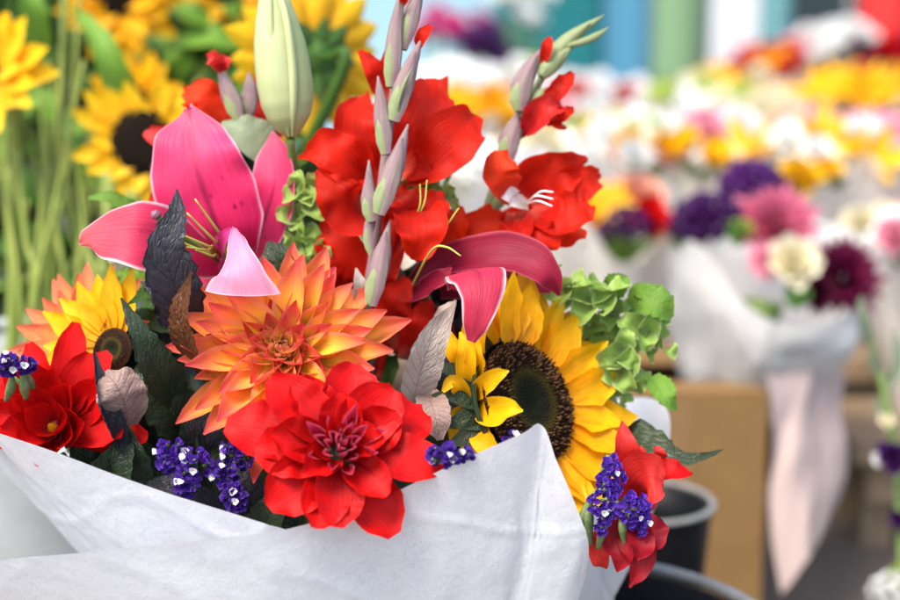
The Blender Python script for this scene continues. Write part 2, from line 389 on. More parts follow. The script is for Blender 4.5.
def merged_rays(g, c, face, n, rout, rin, e0, e1, hw0, hw1, prof, mi=0, r0=.005, h=.004, nu=3, nv=5, cup=.4, bend=.2, az0=0):
    q4=face.to_track_quat('Z','Y')
    for i in range(n):
        t=(i/(n-1)) if n>1 else 0
        az=az0+i*GA; L=lerp(rout,rin,t)*R.uniform(.85,1.1); el=rad(lerp(e0,e1,t)+R.uniform(-8,8)); hw=lerp(hw0,hw1,t)
        out=Vector((math.cos(az),math.sin(az),0))
        pts=[out*(r0*(1-t))+Z*(h*t)]
        for k in range(3):
            e=el+bend*(k-1)*.6
            pts.append(pts[-1]+(out*math.cos(e)+Z*math.sin(e))*(L/3))
        nrm=(-out*math.sin(el)+Z*math.cos(el))
        v,f,u=ribbon(pts,[hw*w for w in PROF[prof]],nrm,nu=nu,nv=nv,cup=cup,ripple=.06,seed=R.randint(0,999))
        g.add([c+q4@p for p in v],f,u,mi)
def seed_disc(root, rr, dome=.18, n=420):
    prof=[]
    V=[Vector((0,0,rr*dome*.55))];U=[(.5,0)];F=[]
    K=16;S=56
    for j in range(1,K+1):
        t=j/K; z=rr*dome*(math.sin(t*2.6)*.9+.45*(1-t)) 
        for i in range(S):
            a=i/S*math.tau; V.append(Vector((rr*t*math.cos(a),rr*t*math.sin(a),z))); U.append((i/S,t))
    for i in range(S): F.append((0,1+i,1+(i+1)%S))
    for j in range(K-1):
        for i in range(S):
            F.append((1+j*S+i,1+(j+1)*S+i,1+(j+1)*S+(i+1)%S,1+j*S+(i+1)%S))
    g=Geo().add(V,F,U)
    for i in range(n):     # the little florets, in a spiral
        t=math.sqrt((i+.5)/n)
        a=i*GA; r=rr*t*.985; z=rr*dome*(math.sin(t*2.6)*.9+.45*(1-t))
        hgt=rr*(.03 if t<.5 else .075)*R.uniform(.5,1.3); w=rr*.022
        c=Vector((r*math.cos(a),r*math.sin(a),z-.0004)); o=Vector((math.cos(a),math.sin(a),0)); tip=c+(Z+o*(t-.55)*.9+Vector((R.uniform(-.3,.3),R.uniform(-.3,.3),0))).normalized()*hgt
        b=len(g.v)
        ring=[c+Vector((w*math.cos(k*math.tau/5),w*math.sin(k*math.tau/5),0)) for k in range(5)]
        top=[tip+Vector((w*.55*math.cos(k*math.tau/5),w*.55*math.sin(k*math.tau/5),0)) for k in range(5)]
        fs=[(k,(k+1)%5,5+(k+1)%5,5+k) for k in range(5)]+[(5,6,7,8,9)]
        g.add(ring+top,fs,[(.5,t)]*10,1 if (t>.55 and R.random()<.45) else 0)
    return mk('seed_disc',g,[M['disc'],M['seedtip']],root,world=False)
GATHER=(430,850,1.16)
def to_stem(root, start, rpx=3.2, mat=None, mid=None):
    g=GATHER; e=(g[0]+R.uniform(-45,45),g[1]+R.uniform(-15,15),g[2]+R.uniform(-.03,.03))
    m=mid or (lerp(start[0],e[0],.4),lerp(start[1],e[1],.45),lerp(start[2],e[2],.75)+.015)
    return stalk(root,'stem',[start,m,e],rpx,mat or M['stem'],seg=8)

# ================================================================== THE NEAR BOUQUET
B='flowers in the near paper-wrapped bouquet'
# --- orange dahlia
def dahlia_thing(c,face,label,cat='flower',name='dahlia',spin=0):
    return thing(name,label,cat,W(*c),D(*face),spin,B)
def camdir(root,az):
    w=root.rotation_quaternion@Vector((math.cos(az),math.sin(az),0)); return w.dot(RT),w.dot(UP)
od=dahlia_thing((286,362,1.0),(.02,.42,.91),'large orange and yellow spiky dahlia in the middle of the bouquet above the red one')
rays(od,'petal',50,.0735,.058,-2,24,.0108,.0098,'dahlia',M['orange'],bend=.10,cup=.75,r0=.016,h=.014,az0=.3,nu=8,nv=16,roll=.15)
rays(od,'petal',32,.051,.025,20,48,.0098,.0074,'dahlia',lambda t:M['orange'] if t<.45 else M['orange_in'],bend=.16,cup=.95,r0=.014,h=.016,az0=1.1,nu=8,nv=14,curl=-.05,roll=.2)
rays(od,'centre_petal',34,.019,.010,48,82,.0046,.0022,'dahlia',lambda t:M['orange_in'] if t<.3 else M['orange_eye'],bend=.55,cup=1.1,r0=.012,h=.008,nu=5,nv=8)
for o in list(od.children):
    if o.name.startswith('centre_petal'):
        for v in o.data.vertices: v.co.z+=.013
g=Geo().add(*lathe([(.0001,.018),(.006,.016),(.011,.010),(.014,.002),(.012,-.008),(.004,-.016),(.0001,-.017)],20))
mk('flower_base',g,M['leaf'],od,world=False)
to_stem(od,(285,364,1.018))
# --- red dahlia, front
rd=dahlia_thing((340,451,.912),(.12,.36,.92),'open bright red dahlia with broad petals leaning over the white paper at the front')
rays(rd,'petal',10,.062,.050,-6,10,.0188,.0165,'round',M['red'],bend=-.12,cup=.3,r0=.010,h=.004,az0=.45,nu=10,nv=18,ripple=.11,jitter=.18)
rays(rd,'petal',8,.044,.032,8,26,.0145,.0115,'round',M['red'],bend=.05,cup=.55,r0=.009,h=.006,az0=2.0,nu=10,nv=16,ripple=.12,jitter=.15)
rays(rd,'petal',4,.024,.022,30,40,.008,.0075,'dahlia',M['red'],bend=.2,cup=1.0,r0=.008,h=.008,az0=.9,nu=8,nv=14)
rays(rd,'centre_petal',26,.031,.020,48,84,.0042,.0024,'dahlia',M['red_in'],bend=.22,cup=1.2,r0=.011,h=.010,az0=.2,nu=6,nv=10)
mk('flower_base',Geo().add(*lathe([(.0001,.012),(.008,.010),(.013,.002),(.010,-.010),(.0001,-.014)],18)),M['leaf_dg'],rd,world=False)
to_stem(rd,(346,464,.925))
# --- red dahlia, left
ld=dahlia_thing((58,430,1.0),(-.12,.26,.95),'red dahlia at the left edge, half hidden behind the slanting paper edge',spin=.5)
lds=lambda az,t: camdir(ld,az)[1]<-.30
rays(ld,'petal',20,.062,.052,4,20,.0130,.0125,'round',M['red'],skip=lambda az,t: camdir(ld,az)[1]<-.18,bend=.0,cup=.35,r0=.010,h=.004,az0=.1,nu=9,nv=16,ripple=.08)
rays(ld,'petal',18,.048,.028,26,54,skip=lambda az,t: lds(az,t) and t<.5,hw0=.0140,hw1=.010,prof='round',mats=M['red'],bend=.2,cup=.6,r0=.010,h=.008,az0=1.6,nu=8,nv=14)
if 0: rays(ld,'petal',16,.052,.030,28,58,.0135,.0095,'dahlia',M['red'],bend=.2,cup=.6,r0=.010,h=.008,az0=1.6,nu=8,nv=14)
rays(ld,'centre_petal',14,.018,.008,58,82,.0045,.003,'spear',M['red_in'],bend=.3,cup=1.,r0=.009,h=.006,nu=5,nv=8)
mk('flower_eye',Geo().add(*lathe([(.0001,.016),(.002,.013),(.004,.010),(.003,.002)],14)),M['yellow'],ld,world=False)
to_stem(ld,(62,454,1.008))
# --- peach dahlia left
pd=dahlia_thing((92,352,1.055),(-.35,.35,.87),'peach and orange dahlia behind the small yellow sunflower at the left')
rays(pd,'petal',34,.060,.040,4,40,.0085,.007,'dahlia',M['peach'],bend=.1,cup=.55,r0=.010,h=.012,nu=7,nv=12)
rays(pd,'petal',16,.030,.014,48,78,.006,.004,'dahlia',M['orange_in'],bend=.2,cup=.8,r0=.008,h=.016,nu=5,nv=10)
to_stem(pd,(92,357,1.07))
# --- sunflower main
sf=thing('sunflower','large yellow sunflower with a dark seed disc behind the peaked corner of the white paper','flower',W(524,404,1.0),D(.68,.32,.66),0,B)
seed_disc(sf,.0425,.20,1000)
def skipL(a,t):
    a=(a+math.pi)%math.tau-math.pi
    return abs(a)>2.25
for e0,hw,n,L,hz,a0 in ((8,.0140,24,.056,.000,.1),(17,.0130,20,.050,.003,.27)):
    for i in range(n):
        az=a0+i/n*math.tau+R.uniform(-.07,.07); el=rad(e0+R.uniform(-7,8)); out=Vector((math.cos(az),math.sin(az),0)); side=Vector((-out.y,out.x,0))
        wrapped=(az+math.pi)%math.tau-math.pi
        cx_,cy_=camdir(sf,az); left=False
        if cx_<-.42 or (cx_<-.36 and cy_>.6) or (cy_<-.55 and cx_<.35): continue
        LL=L*R.uniform(.86,1.1)*(.62 if left else 1); 
        if left: el+=.55
        pts=[out*.040+Z*hz]; sw=R.uniform(-.14,.14); bd=R.uniform(-.05,.3)
        for k in range(5):
            e=el+bd*(k-1.5)*.35
            pts.append(pts[-1]+(out*math.cos(e)+Z*math.sin(e)+side*sw*k*.4).normalized()*LL/5)
        nr=(-out*math.sin(el)+Z*math.cos(el)+side*R.uniform(-.3,.3))
        mk('petal',Geo().add(*ribbon(pts,[hw*R.uniform(.85,1.15)*w for w in PROF['sun']],nr,nu=8,nv=18,cup=.3,ripple=.07,rfreq=2,seed=i+n,crease=.0)),M['sun'],sf,world=False)
for pts,h in (([(474,404,.992),(490,412,.965),(508,408,.95),(523,411,.945)],[6,14,15,9,1]),([(472,398,.99),(484,386,.97),(497,376,.96),(509,371,.955)],[5,10,10,7,1]),
              ([(474,400,.995),(467,375,.985),(467,350,.98),(460,332,.985)],[5,10,11,8,1]),([(468,404,1.0),(462,390,.98),(452,382,.975),(443,392,.975)],[4,9,9,6,2]),
              ([(480,420,.99),(482,438,.97),(492,448,.965),(505,452,.96)],[6,12,12,8,1]),([(470,372,1.0),(456,354,.99),(449,338,.99),(446,328,.99)],[5,9,9,6,1]),
              ([(478,372,1.01),(474,345,1.0),(478,318,1.0),(486,296,1.005)],[7,12,13,9,1]),([(486,365,1.02),(488,335,1.015),(496,305,1.01),(502,280,1.015)],[7,13,14,10,1]),([(472,415,1.0),(462,415,.985),(456,424,.98),(450,440,.985)],[4,9,10,7,1]),([(474,425,1.0),(472,445,.98),(478,462,.975),(490,478,.98)],[6,11,12,8,1]),([(470,385,1.0),(476,368,.985),(474,352,.98),(478,340,.985)],[5,10,11,8,1])):
    petal(sf,'petal',pts,h,M['sun'],(-.3,.1,1),cup=.35,ripple=.06)
for i in range(22):
    az=i*GA*1.0; out=Vector((math.cos(az),math.sin(az),0)); L=R.uniform(.03,.042); el=rad(-14+R.uniform(-12,8))
    pts=[out*.03-Z*.008]
    for k in range(4): pts.append(pts[-1]+(out*math.cos(el-.1*k)+Z*math.sin(el-.1*k))*L/4)
    mk('sepal',Geo().add(*ribbon(pts,[.008,.010,.007,.0035,.0004],Z,nu=4,nv=8,cup=.2,ripple=.1,seed=i)),M['leaf_dg'],sf,world=False)
mk('flower_base',Geo().add(*lathe([(.0445,.0),(.043,-.006),(.034,-.013),(.016,-.020),(.004,-.026),(.0001,-.027)],32)),M['leaf_dg'],sf,world=False)
to_stem(sf,(516,414,1.022),4.5)
# --- small sunflower left
s2=thing('sunflower','small half-hidden yellow sunflower at the left, between the peach dahlia and the dark green leaf','flower',W(114,350,1.015),D(-.35,.18,.9),0,B)
seed_disc(s2,.015,.25,260)
for i in range(20):
    az=i*math.tau/20*1.0+R.uniform(-.1,.1); el=rad(10+R.uniform(-8,14)+(8 if i%2 else 0)); out=Vector((math.cos(az),math.sin(az),0)); side=Vector((-out.y,out.x,0))
    if camdir(s2,az)[0]>.45 or camdir(s2,az)[1]<-.6: continue
    L=.045*R.uniform(.85,1.1); pts=[out*.013]
    for k in range(4): pts.append(pts[-1]+(out*math.cos(el)+Z*math.sin(el)+side*R.uniform(-.1,.1))*L/4)
    mk('petal',Geo().add(*ribbon(pts,[.0095*w for w in PROF['sun']],-out*math.sin(el)+Z*math.cos(el),nu=6,nv=12,cup=.3,ripple=.08,seed=i)),M['yellow'] if i%3 else M['sun'],s2,world=False)
mk('flower_base',Geo().add(*lathe([(.022,.0),(.02,-.006),(.008,-.014),(.0001,-.016)],20)),M['leaf_dg'],s2,world=False)
to_stem(s2,(126,356,1.035),3.5)
# --- pink lily
ly=thing('lily','open pink stargazer lily with white-edged speckled petals at the upper left of the bouquet','flower',W(234,264,1.075),D(-.1,.35,.93),0,B)
petal(ly,'petal',[(240,275,1.075),(217,226,1.045),(196,165,1.035),(187,103,1.05)],[8,32,49,52,48,34,3],M['lily'],(-.05,-.15,1),cup=-.12,crease=.14,ripple=.13,rfreq=2.3,nu=20,nv=40,notch=1.0)
petal(ly,'petal',[(246,270,1.08),(262,225,1.075),(275,180,1.07),(272,132,1.09)],[7,22,31,33,29,19,2],M['lily'],[(-.1,.1,1),(-.45,.1,.9),(-.5,.1,.85)],cup=.25,ripple=.07,rfreq=2,nu=14,nv=30)
petal(ly,'petal',[(228,270,1.07),(190,250,1.025),(140,235,.995),(96,236,1.0),(80,244,1.003)],[7,24,37,36,26,12,2],M['lily_coral'],(.05,.3,.95),cup=-.1,crease=.1,ripple=.08,rfreq=2,nu=14,nv=30)
petal(ly,'petal',[(233,258,1.05),(232,240,1.0),(236,228,.972),(237,246,.960),(239,272,.952),(240,296,.956)],[4,3,2,11,24,38],M['lily_back'],[(0,1,0),(0,.8,.5),(-.25,.2,1),(-.1,.1,1)],cup=-.38,crease=.12,ripple=.10,rfreq=1.5,nu=14,nv=36,notch=.0)
petal(ly,'petal',[(228,268,1.06),(222,255,1.02),(224,240,1.0),(231,228,.995)],[5,11,11,7,2],M['magenta_p'],(-.4,.2,1),cup=.5)
petal(ly,'petal',[(228,270,1.08),(212,282,1.06),(196,296,1.06),(182,312,1.075)],[7,20,25,20,3],M['lily'],(.1,.5,.9),cup=.2)
petal(ly,'petal',[(240,272,1.08),(258,282,1.08),(275,292,1.09),(290,300,1.10)],[7,18,22,16,3],M['lily'],(-.1,.5,.9),cup=.2)
for a,b in (((218,231),(195,199)),((214,240),(187,213)),((208,246),(176,232)),((206,250),(178,246)),((212,256),(196,250)),((205,252),(154,230))):
    st=stalk(ly,'stamen',[(233,270,1.068),(lerp(a[0],233,.25),lerp(a[1],270,.25)-4,1.02),(a[0],a[1],1.0),(b[0],b[1],.985)],[1.7,1.5,1.3,.8],M['fil'],seg=7)
ps=stalk(ly,'pistil',[(233,270,1.068),(200,248,1.01),(172,230,.985),(157,216,.98)],[2.6,2.6,2.8,3.2],M['stem'],seg=8)
mk('stigma',Geo().add(*tube(P([(159,218,.98),(156,215,.979),(151,212,.978)]),[px(3,1),px(5,1),px(5,1),px(1,1)],8)),M['stigma'],ps)
to_stem(ly,(236,272,1.082))
# --- crimson lily right
l2=thing('lily','dark crimson lily with one rose petal folded down above the large sunflower','flower',W(430,290,1.07),D(.3,.4,.85),0,B)
petal(l2,'petal',[(404,292,1.07),(438,266,1.045),(485,255,1.025),(525,258,1.015),(548,274,1.01),(560,296,1.02)],[6,17,21,22,19,12,2],M['lily_dark'],[(0,.6,.8),(0,.45,.9),(-.2,.4,.9),(-.5,.3,.8)],cup=.35,ripple=.1,rfreq=2,nu=14,nv=36)
petal(l2,'petal',[(440,292,1.06),(480,280,1.05),(520,275,1.04),(552,290,1.04)],[8,18,24,20,4],M['lily_dark'],(0,.2,1),cup=.3,ripple=.1)
petal(l2,'petal',[(398,302,1.06),(420,294,1.035),(440,280,1.015),(452,268,1.01)],[7,12,14,9,2],M['lily_dark'],(0,.5,.9),cup=.4,ripple=.1)
petal(l2,'petal',[(452,290,1.03),(464,272,.985),(478,272,.955),(481,296,.943),(476,322,.942),(471,342,.948)],[5,18,30,25,18,13,5],M['lily_rose'],[(0,.9,.3),(0,.7,.6),(0,.1,1),(0,0,1)],cup=-.15,ripple=.09,rfreq=1.6,nu=14,nv=34)
petal(l2,'petal',[(404,300,1.075),(420,318,1.07),(440,330,1.06),(455,338,1.065)],[6,16,20,16,3],M['lily_dark'],(0,.4,.9),cup=.3)
stalk(l2,'stamen',[(410,290,1.05),(431,251,1.0),(446,247,.99),(461,256,.985)],[1.0,1.1,1.0,.6],M['fil'],seg=7)
to_stem(l2,(428,296,1.078))
# --- lily bud
lb=thing('lily_bud','tall closed pale green lily bud standing upright behind the pink lily','flower bud',W(292,160,1.06),group=B)
mk('bud',Geo().add(*tube(P([(291,137,1.055),(287,110,1.052),(281,65,1.05),(275,15,1.05),(270,-38,1.05)]),[px(v,1.05) for v in (6,15,22,26.5,28,27.5,26,22,17,10,2)],36,44,ridge=.055,rk=3)),M['lilybud'],lb)
for k,(dx,dz) in enumerate(((-6,-.012),(9,-.014))):
    petal(lb,'bud_seam',[(290+dx*.3,136,1.05-.004),(286+dx,105,1.05+dz-.002),(281+dx*1.4,62,1.046+dz-.002),(275+dx*1.2,10,1.046+dz),(270,-30,1.046)],[1.2,4,5,4.5,3.5,1],M['lilybud'],(dx*.05,0,1),cup=-.7,nu=6,nv=20)
stalk(lb,'stem',[(291,139,1.055),(293,170,1.07),(300,250,1.10),(400,700,1.15),(430,850,1.16)],[4.5,4.2,4,4],M['stem'],seg=10)
# --- tall gladiolus
def bud(parent,name,pts,hw,mat,d=1.03,flat=.8,tipm=None):
    p3=[(x,y,d if len(q)==0 else q[0]) for x,y,*q in pts]
    g=Geo().add(*tube(P(p3),[px(v,d)*.93 for v in hw],14,18,flat=flat))
    o=mk(name,g,mat,parent)
    if len(hw)>4:    # the pointed bracts that clasp the bud, one inside the other
        mx=max(hw)
        for k,(sh,top,nn) in enumerate(((-.35,.86,(-.35,.05,1)),(.42,.60,(.45,.05,1)))):
            q=[W(*p) for p in p3]; L=[cat(q,top*j/4) for j in range(5)]
            ax=(q[-1]-q[0]).normalized(); side=ax.cross(D(0,0,1)).normalized()
            L=[c+side*px(mx*sh*.35,d)*(j>0)+D(0,0,1)*px(mx*(.80,.86,.84,.70,.42)[j],d) for j,c in enumerate(L)]
            gg=Geo().add(*ribbon(L,[px(mx*w,d) for w in (.45,.85,.82,.5,.04)],D(*nn),nu=8,nv=14,cup=-.65,ripple=.06,seed=k+len(bpy.data.objects)))
            mk('bract',gg,M['spathe_g'] if (k==1 and mat is M['spathe']) else mat,o)
    return o
def sheath(parent,pts,hw,mat,d,n=(0,0,1)):
    # a folded bract round a bud: wide at the base, pointed
    return petal(parent,'bract',[(x,y,d) for x,y in pts],hw,mat,n,cup=-.9,ripple=.02,nu=10,nv=18)
gl=thing('gladiolus','tall red gladiolus spike with mauve buds rising in the middle of the bouquet','flower',W(372,310,1.04),group=B)
stalk(gl,'stem',[(421,-30,1.035),(404,20,1.035),(394,90,1.035),(384,170,1.035),(374,250,1.035),(368,320,1.045),(380,500,1.10),(430,850,1.16)],[2.5,3.2,4.2,5,5,5,5,5],M['spathe'],seg=10,nv=60)
for pts,hw,d in (([(391,88),(393,55),(397,20),(403,-14)],[4,8.5,9.5,8,5,1.5],1.02),([(403,50),(410,22),(417,2),(426,-22)],[4,8,9,7,4,1],1.025),
               ([(394,122),(401,95),(410,68),(421,40)],[4,8.5,11,9.5,6,1.5],1.015),([(386,155),(383,128),(381,103),(378,76)],[4,8,9.5,8.5,5,1],1.015),
               ([(379,215),(387,188),(398,157),(408,124)],[4,9,12,10.5,6,1],1.012),([(372,222),(369,203),(369,185),(369,160)],[4,8,9,7,4,1],1.015),
               ([(371,306),(377,278),(384,248),(390,220)],[4,8,11,10,5,1],1.012),([(372,255),(368,235),(372,215),(372,200)],[3,5,6,4,1],1.02)):
    b=bud(gl,'bud',pts,hw,M['spathe'],d)
petal(gl,'bud_tip',[(418,48,1.02),(420,42,1.015),(424,34,1.012),(431,26,1.015)],[2,6,7,3],M['glad'],(-.3,0,1),cup=.5)
petal(gl,'bud_tip',[(402,6,1.02),(404,-2,1.015),(403,-10,1.012)],[2,5,3],M['glad'],cup=.5)
stalk(gl,'bract_edge',[(400,118,1.012),(398,105,1.008),(404,85,1.006),(412,68,1.006)],[1.2,2,2,.6],M['spathe_g'],seg=6)
def gflower(parent,c,petals,throat_to,mat=None,name='flower',label=None):
    tb=mk(name,Geo().add(*tube(P([throat_to,tuple(lerp(a,b,.5) for a,b in zip(throat_to,c)),c]),[px(v,1.05) for v in (4,6,9)],10)),M['glad'],parent,label=label)
    for q in petals:
        pts,hw=q[0],q[1]; n=q[2] if len(q)>2 and q[2] else (0,.1,1); m=q[3] if len(q)>3 else (mat or M['glad']); kw=q[4] if len(q)>4 else {}
        k=dict(cup=.22,ripple=.22,rfreq=2.6,nu=16,nv=30,roll=.12); k.update(kw)
        petal(tb,'petal',pts,hw,m,n,**k)
    return tb
F1=gflower(gl,(383,175,1.075),[
  ([(378,192,1.075),(352,168,1.05),(325,150,1.045),(298,156,1.06)],[10,21,26,23,14,3],(-.2,.4,.9)),
  ([(382,185,1.085),(368,152,1.07),(360,122,1.068),(362,95,1.085)],[10,22,28,28,20,5],(.1,.1,1)),
  ([(372,216,1.065),(352,208,1.045),(334,192,1.035),(317,170,1.04)],[17,30,30,24,14,3],(-.3,.3,.9)),
  ([(382,178,1.09),(386,150,1.085),(388,125,1.085),(394,95,1.09)],[12,26,30,24,8],(0,0,1)),
  ([(396,177,1.08),(410,142,1.062),(426,108,1.06),(437,78,1.08)],[10,22,30,31,22,9],(.1,0,1)),
  ([(402,178,1.07),(430,158,1.04),(455,135,1.035),(479,116,1.06)],[10,22,27,30,22,6],(.3,.3,.9),M['glad'],dict(ripple=.17)),
  ([(398,180,1.07),(418,170,1.05),(432,160,1.045),(440,165,1.045)],[9,16,16,10,3],(.2,.5,.9))],(380,235,1.05),label='upper red bloom of the tall spike')
petal(gl,'petal',[(391,100,1.06),(382,80,1.055),(372,66,1.05),(360,50,1.055)],[8,14,13,8,2],M['glad'],(-.2,.1,1),cup=.4,ripple=.14)
petal(gl,'petal',[(388,96,1.065),(386,75,1.06),(388,60,1.06),(389,44,1.06)],[8,10,9,6,1],M['glad'],(.1,.1,1),cup=.4,ripple=.14)
F2=gflower(gl,(397,222,1.06),[
  ([(392,196,1.055),(412,208,1.025),(421,235,1.01),(413,260,1.02)],[9,20,27,26,17,4],(.2,.3,.9)),
  ([(398,238,1.06),(420,220,1.03),(434,206,1.025),(443,192,1.035)],[8,15,17,14,3],(.3,.2,.9)),
  ([(395,235,1.07),(395,212,1.055),(398,195,1.05),(404,184,1.055)],[8,16,17,12,3],(-.2,.2,1)),
  ([(430,255,1.08),(446,236,1.07),(455,222,1.065),(460,206,1.07)],[8,15,16,12,3],(.2,.2,1),M['glad_o']),
  ([(400,240,1.06),(388,262,1.05),(384,280,1.05),(388,298,1.06)],[8,14,15,11,3],(-.1,.3,1)),
  ([(420,262,1.085),(450,240,1.075),(480,228,1.07),(505,238,1.07)],[8,16,18,16,4],(0,.3,1),M['glad_o'])],(378,290,1.05),label='lower red bloom of the tall spike')
for a,b in (((424,204),(427,180)),((420,205),(420,184)),((440,230),(459,208)),):
    stalk(F2,'stamen',[(412,225,1.03),(a[0],a[1],1.02),(b[0],b[1],1.02)],[1.0,.9,.6],M['fil'],seg=6)
F3=gflower(gl,(385,330,1.07),[
  ([(385,350,1.07),(391,322,1.05),(396,300,1.04),(407,278,1.05)],[10,17,19,15,4],(.1,.2,1)),
  ([(405,358,1.065),(415,335,1.045),(421,318,1.04),(432,300,1.05)],[8,14,15,11,3],(.2,.3,.9)),
  ([(370,330,1.07),(380,305,1.06),(382,285,1.06),(378,268,1.07)],[9,15,17,13,3],(-.1,.2,1)),
  ([(360,300,1.075),(352,270,1.06),(340,245,1.055),(324,220,1.06)],[14,24,27,21,4],(-.3,.3,.9),M['glad'],dict(cup=.5)),
  ([(365,320,1.08),(345,300,1.07),(330,275,1.065),(322,255,1.07)],[12,20,22,17,4],(-.3,.2,.9))],(378,380,1.06),label='lowest red bloom of the tall spike')
# --- right gladiolus
gr=thing('gladiolus','leaning red gladiolus spike with green tip at the right of the bouquet','flower',W(485,220,1.10),group=B)
stalk(gr,'stem',[(590,26,1.10),(560,50,1.10),(535,90,1.10),(517,130,1.10),(504,165,1.10),(487,212,1.10),(470,300,1.12),(440,600,1.15),(432,850,1.16)],[1.5,3,4,4.5,5,5,4.5,4.5],M['spathe_g'],seg=10,nv=60)
bud(gr,'bud',[(541,78),(552,58),(574,36),(604,15)],[4,8,10.5,9,5,.8],M['spathe_g'],1.09)
bud(gr,'bud',[(566,46),(582,42),(596,36),(609,27)],[2,4,4,.6],M['spathe_g'],1.085)
bud(gr,'bud',[(541,76),(550,66),(560,58),(570,48)],[4,9,9,6,2],M['spathe_g'],1.085)
bud(gr,'bud',[(519,112),(520,92),(530,68),(545,46)],[4,9,12,10,6,1],M['spathe'],1.085)
petal(gr,'bud_tip',[(541,66,1.085),(546,54,1.08),(548,45,1.078),(550,37,1.08)],[2,6,6,2],M['glad'],(-.3,0,1),cup=.6)
bud(gr,'bud',[(507,165),(508,145),(516,125),(524,106)],[4,9,12,10,6,1],M['spathe'],1.09)
bud(gr,'bud',[(521,118),(530,106),(540,96),(547,88)],[4,8,9,7,2],M['spathe_g'],1.088)
F4=gflower(gr,(536,122,1.09),[
  ([(526,132,1.085),(538,118,1.075),(550,108,1.07),(562,105,1.075)],[6,13,15,12,6],(0,.3,1),M['red_small'],dict(cup=.6)),
  ([(545,105,1.085),(556,94,1.075),(564,84,1.075),(573,73,1.08)],[6,9,10,8,2],(-.2,.1,1),M['glad'],dict(cup=.6)),
  ([(548,115,1.08),(558,118,1.075),(566,112,1.07),(574,109,1.075)],[5,9,9,6,2],(.1,.4,.9)),
  ([(540,120,1.08),(552,122,1.075),(560,126,1.07),(566,127,1.075)],[5,8,8,5,2],(.1,.4,.9))],(512,140,1.10),label='half open red bloom near the top of the leaning spike')
F5=gflower(gr,(528,205,1.085),[
  ([(512,200,1.075),(505,185,1.055),(500,170,1.05),(501,150,1.055)],[7,13,17,19,15,6],(.1,.1,1),M['glad_o']),
  ([(520,205,1.10),(535,182,1.09),(560,172,1.085),(588,158,1.095)],[14,24,27,24,16,3],(.1,-.2,1)),
  ([(550,200,1.10),(570,188,1.09),(588,180,1.09),(601,174,1.10)],[14,20,20,13,3],(.2,0,1)),
  ([(530,215,1.085),(555,218,1.065),(575,212,1.06),(590,205,1.07)],[10,22,25,20,5],(.1,.5,.9)),
  ([(525,212,1.08),(533,232,1.06),(542,244,1.055),(545,256,1.06)],[9,18,21,17,4],(0,.5,.9)),
  ([(540,220,1.10),(560,232,1.085),(575,230,1.08),(582,228,1.085)],[10,20,20,14,4],(.1,.4,.9),M['glad_o']),
  ([(515,212,1.085),(518,228,1.06),(510,240,1.055),(503,244,1.06)],[8,15,17,14,4],(-.1,.5,.9)),
  ([(512,232,1.10),(495,225,1.085),(482,226,1.08),(468,236,1.085)],[9,17,19,15,4],(-.1,.4,.9),M['glad_o']),
  ([(528,206,1.075),(515,200,1.065),(508,194,1.06),(497,192,1.06)],[5,8,9,8,3],(0,.3,1),M['white_p'])],(492,222,1.10),label='wide open red bloom of the leaning spike with pale stamens')
for a,b in (((536,196),(553,199)),((538,201),(552,206)),((540,192),(553,192))):
    stalk(F5,'stamen',[(526,204,1.075),(a[0],a[1],1.045),(b[0],b[1],1.035)],[.8,1.0,.8],M['white_fil'],seg=7)
sheath(gr,[(487,215),(500,196),(515,180),(541,160)],[4,9,9,6,1],M['spathe_g'],1.095)
# --- third gladiolus top, behind the lily
g3=thing('gladiolus','short red gladiolus tip with two closed buds between the pink lily and the green bud','flower',W(232,150,1.12),group=B)
stalk(g3,'stem',[(246,95,1.12),(240,120,1.12),(236,160,1.125),(260,300,1.14),(400,700,1.16),(430,850,1.16)],[3,4.5,5,5,5],M['spathe'],seg=9,nv=36)
bud(g3,'bud',[(240,120),(232,100),(225,82),(219,62)],[5,9,10,8,5,2],M['spathe'],1.105)
bud(g3,'bud',[(244,122),(248,105),(250,90),(249,72)],[5,10,10,7,1],M['spathe'],1.115)
petal(g3,'bud_tip',[(222,72,1.10),(217,64,1.095),(213,59,1.093),(208,60,1.095)],[3,6,8,5],M['red_small'],(0,.2,1),cup=.5,ripple=.2)
petal(g3,'bud_tip',[(224,70,1.10),(225,62,1.095),(228,57,1.095)],[3,6,6],M['red_small'],(0,.2,1),cup=.5,ripple=.2)
gflower(g3,(225,125,1.14),[
  ([(230,140,1.14),(215,115,1.125),(200,97,1.12),(183,92,1.13)],[10,19,22,18,4],(-.2,.3,.9),M['glad_o']),
  ([(245,130,1.14),(258,115,1.13),(270,118,1.13),(284,135,1.14)],[10,18,20,18,5],(.2,.3,.9)),
  ([(180,150,1.14),(168,140,1.13),(156,136,1.13),(144,132,1.135)],[8,12,12,9,3],(-.2,.3,.9),M['red_small']),
  ([(250,140,1.15),(262,105,1.14),(266,85,1.14),(262,70,1.145)],[10,16,18,13,3],(.2,.2,1)),
  ([(215,190,1.13),(185,195,1.12),(165,198,1.12),(148,202,1.125)],[10,16,15,10,3],(-.1,.4,.9))],(236,150,1.125),label='red bloom behind the pink lily')
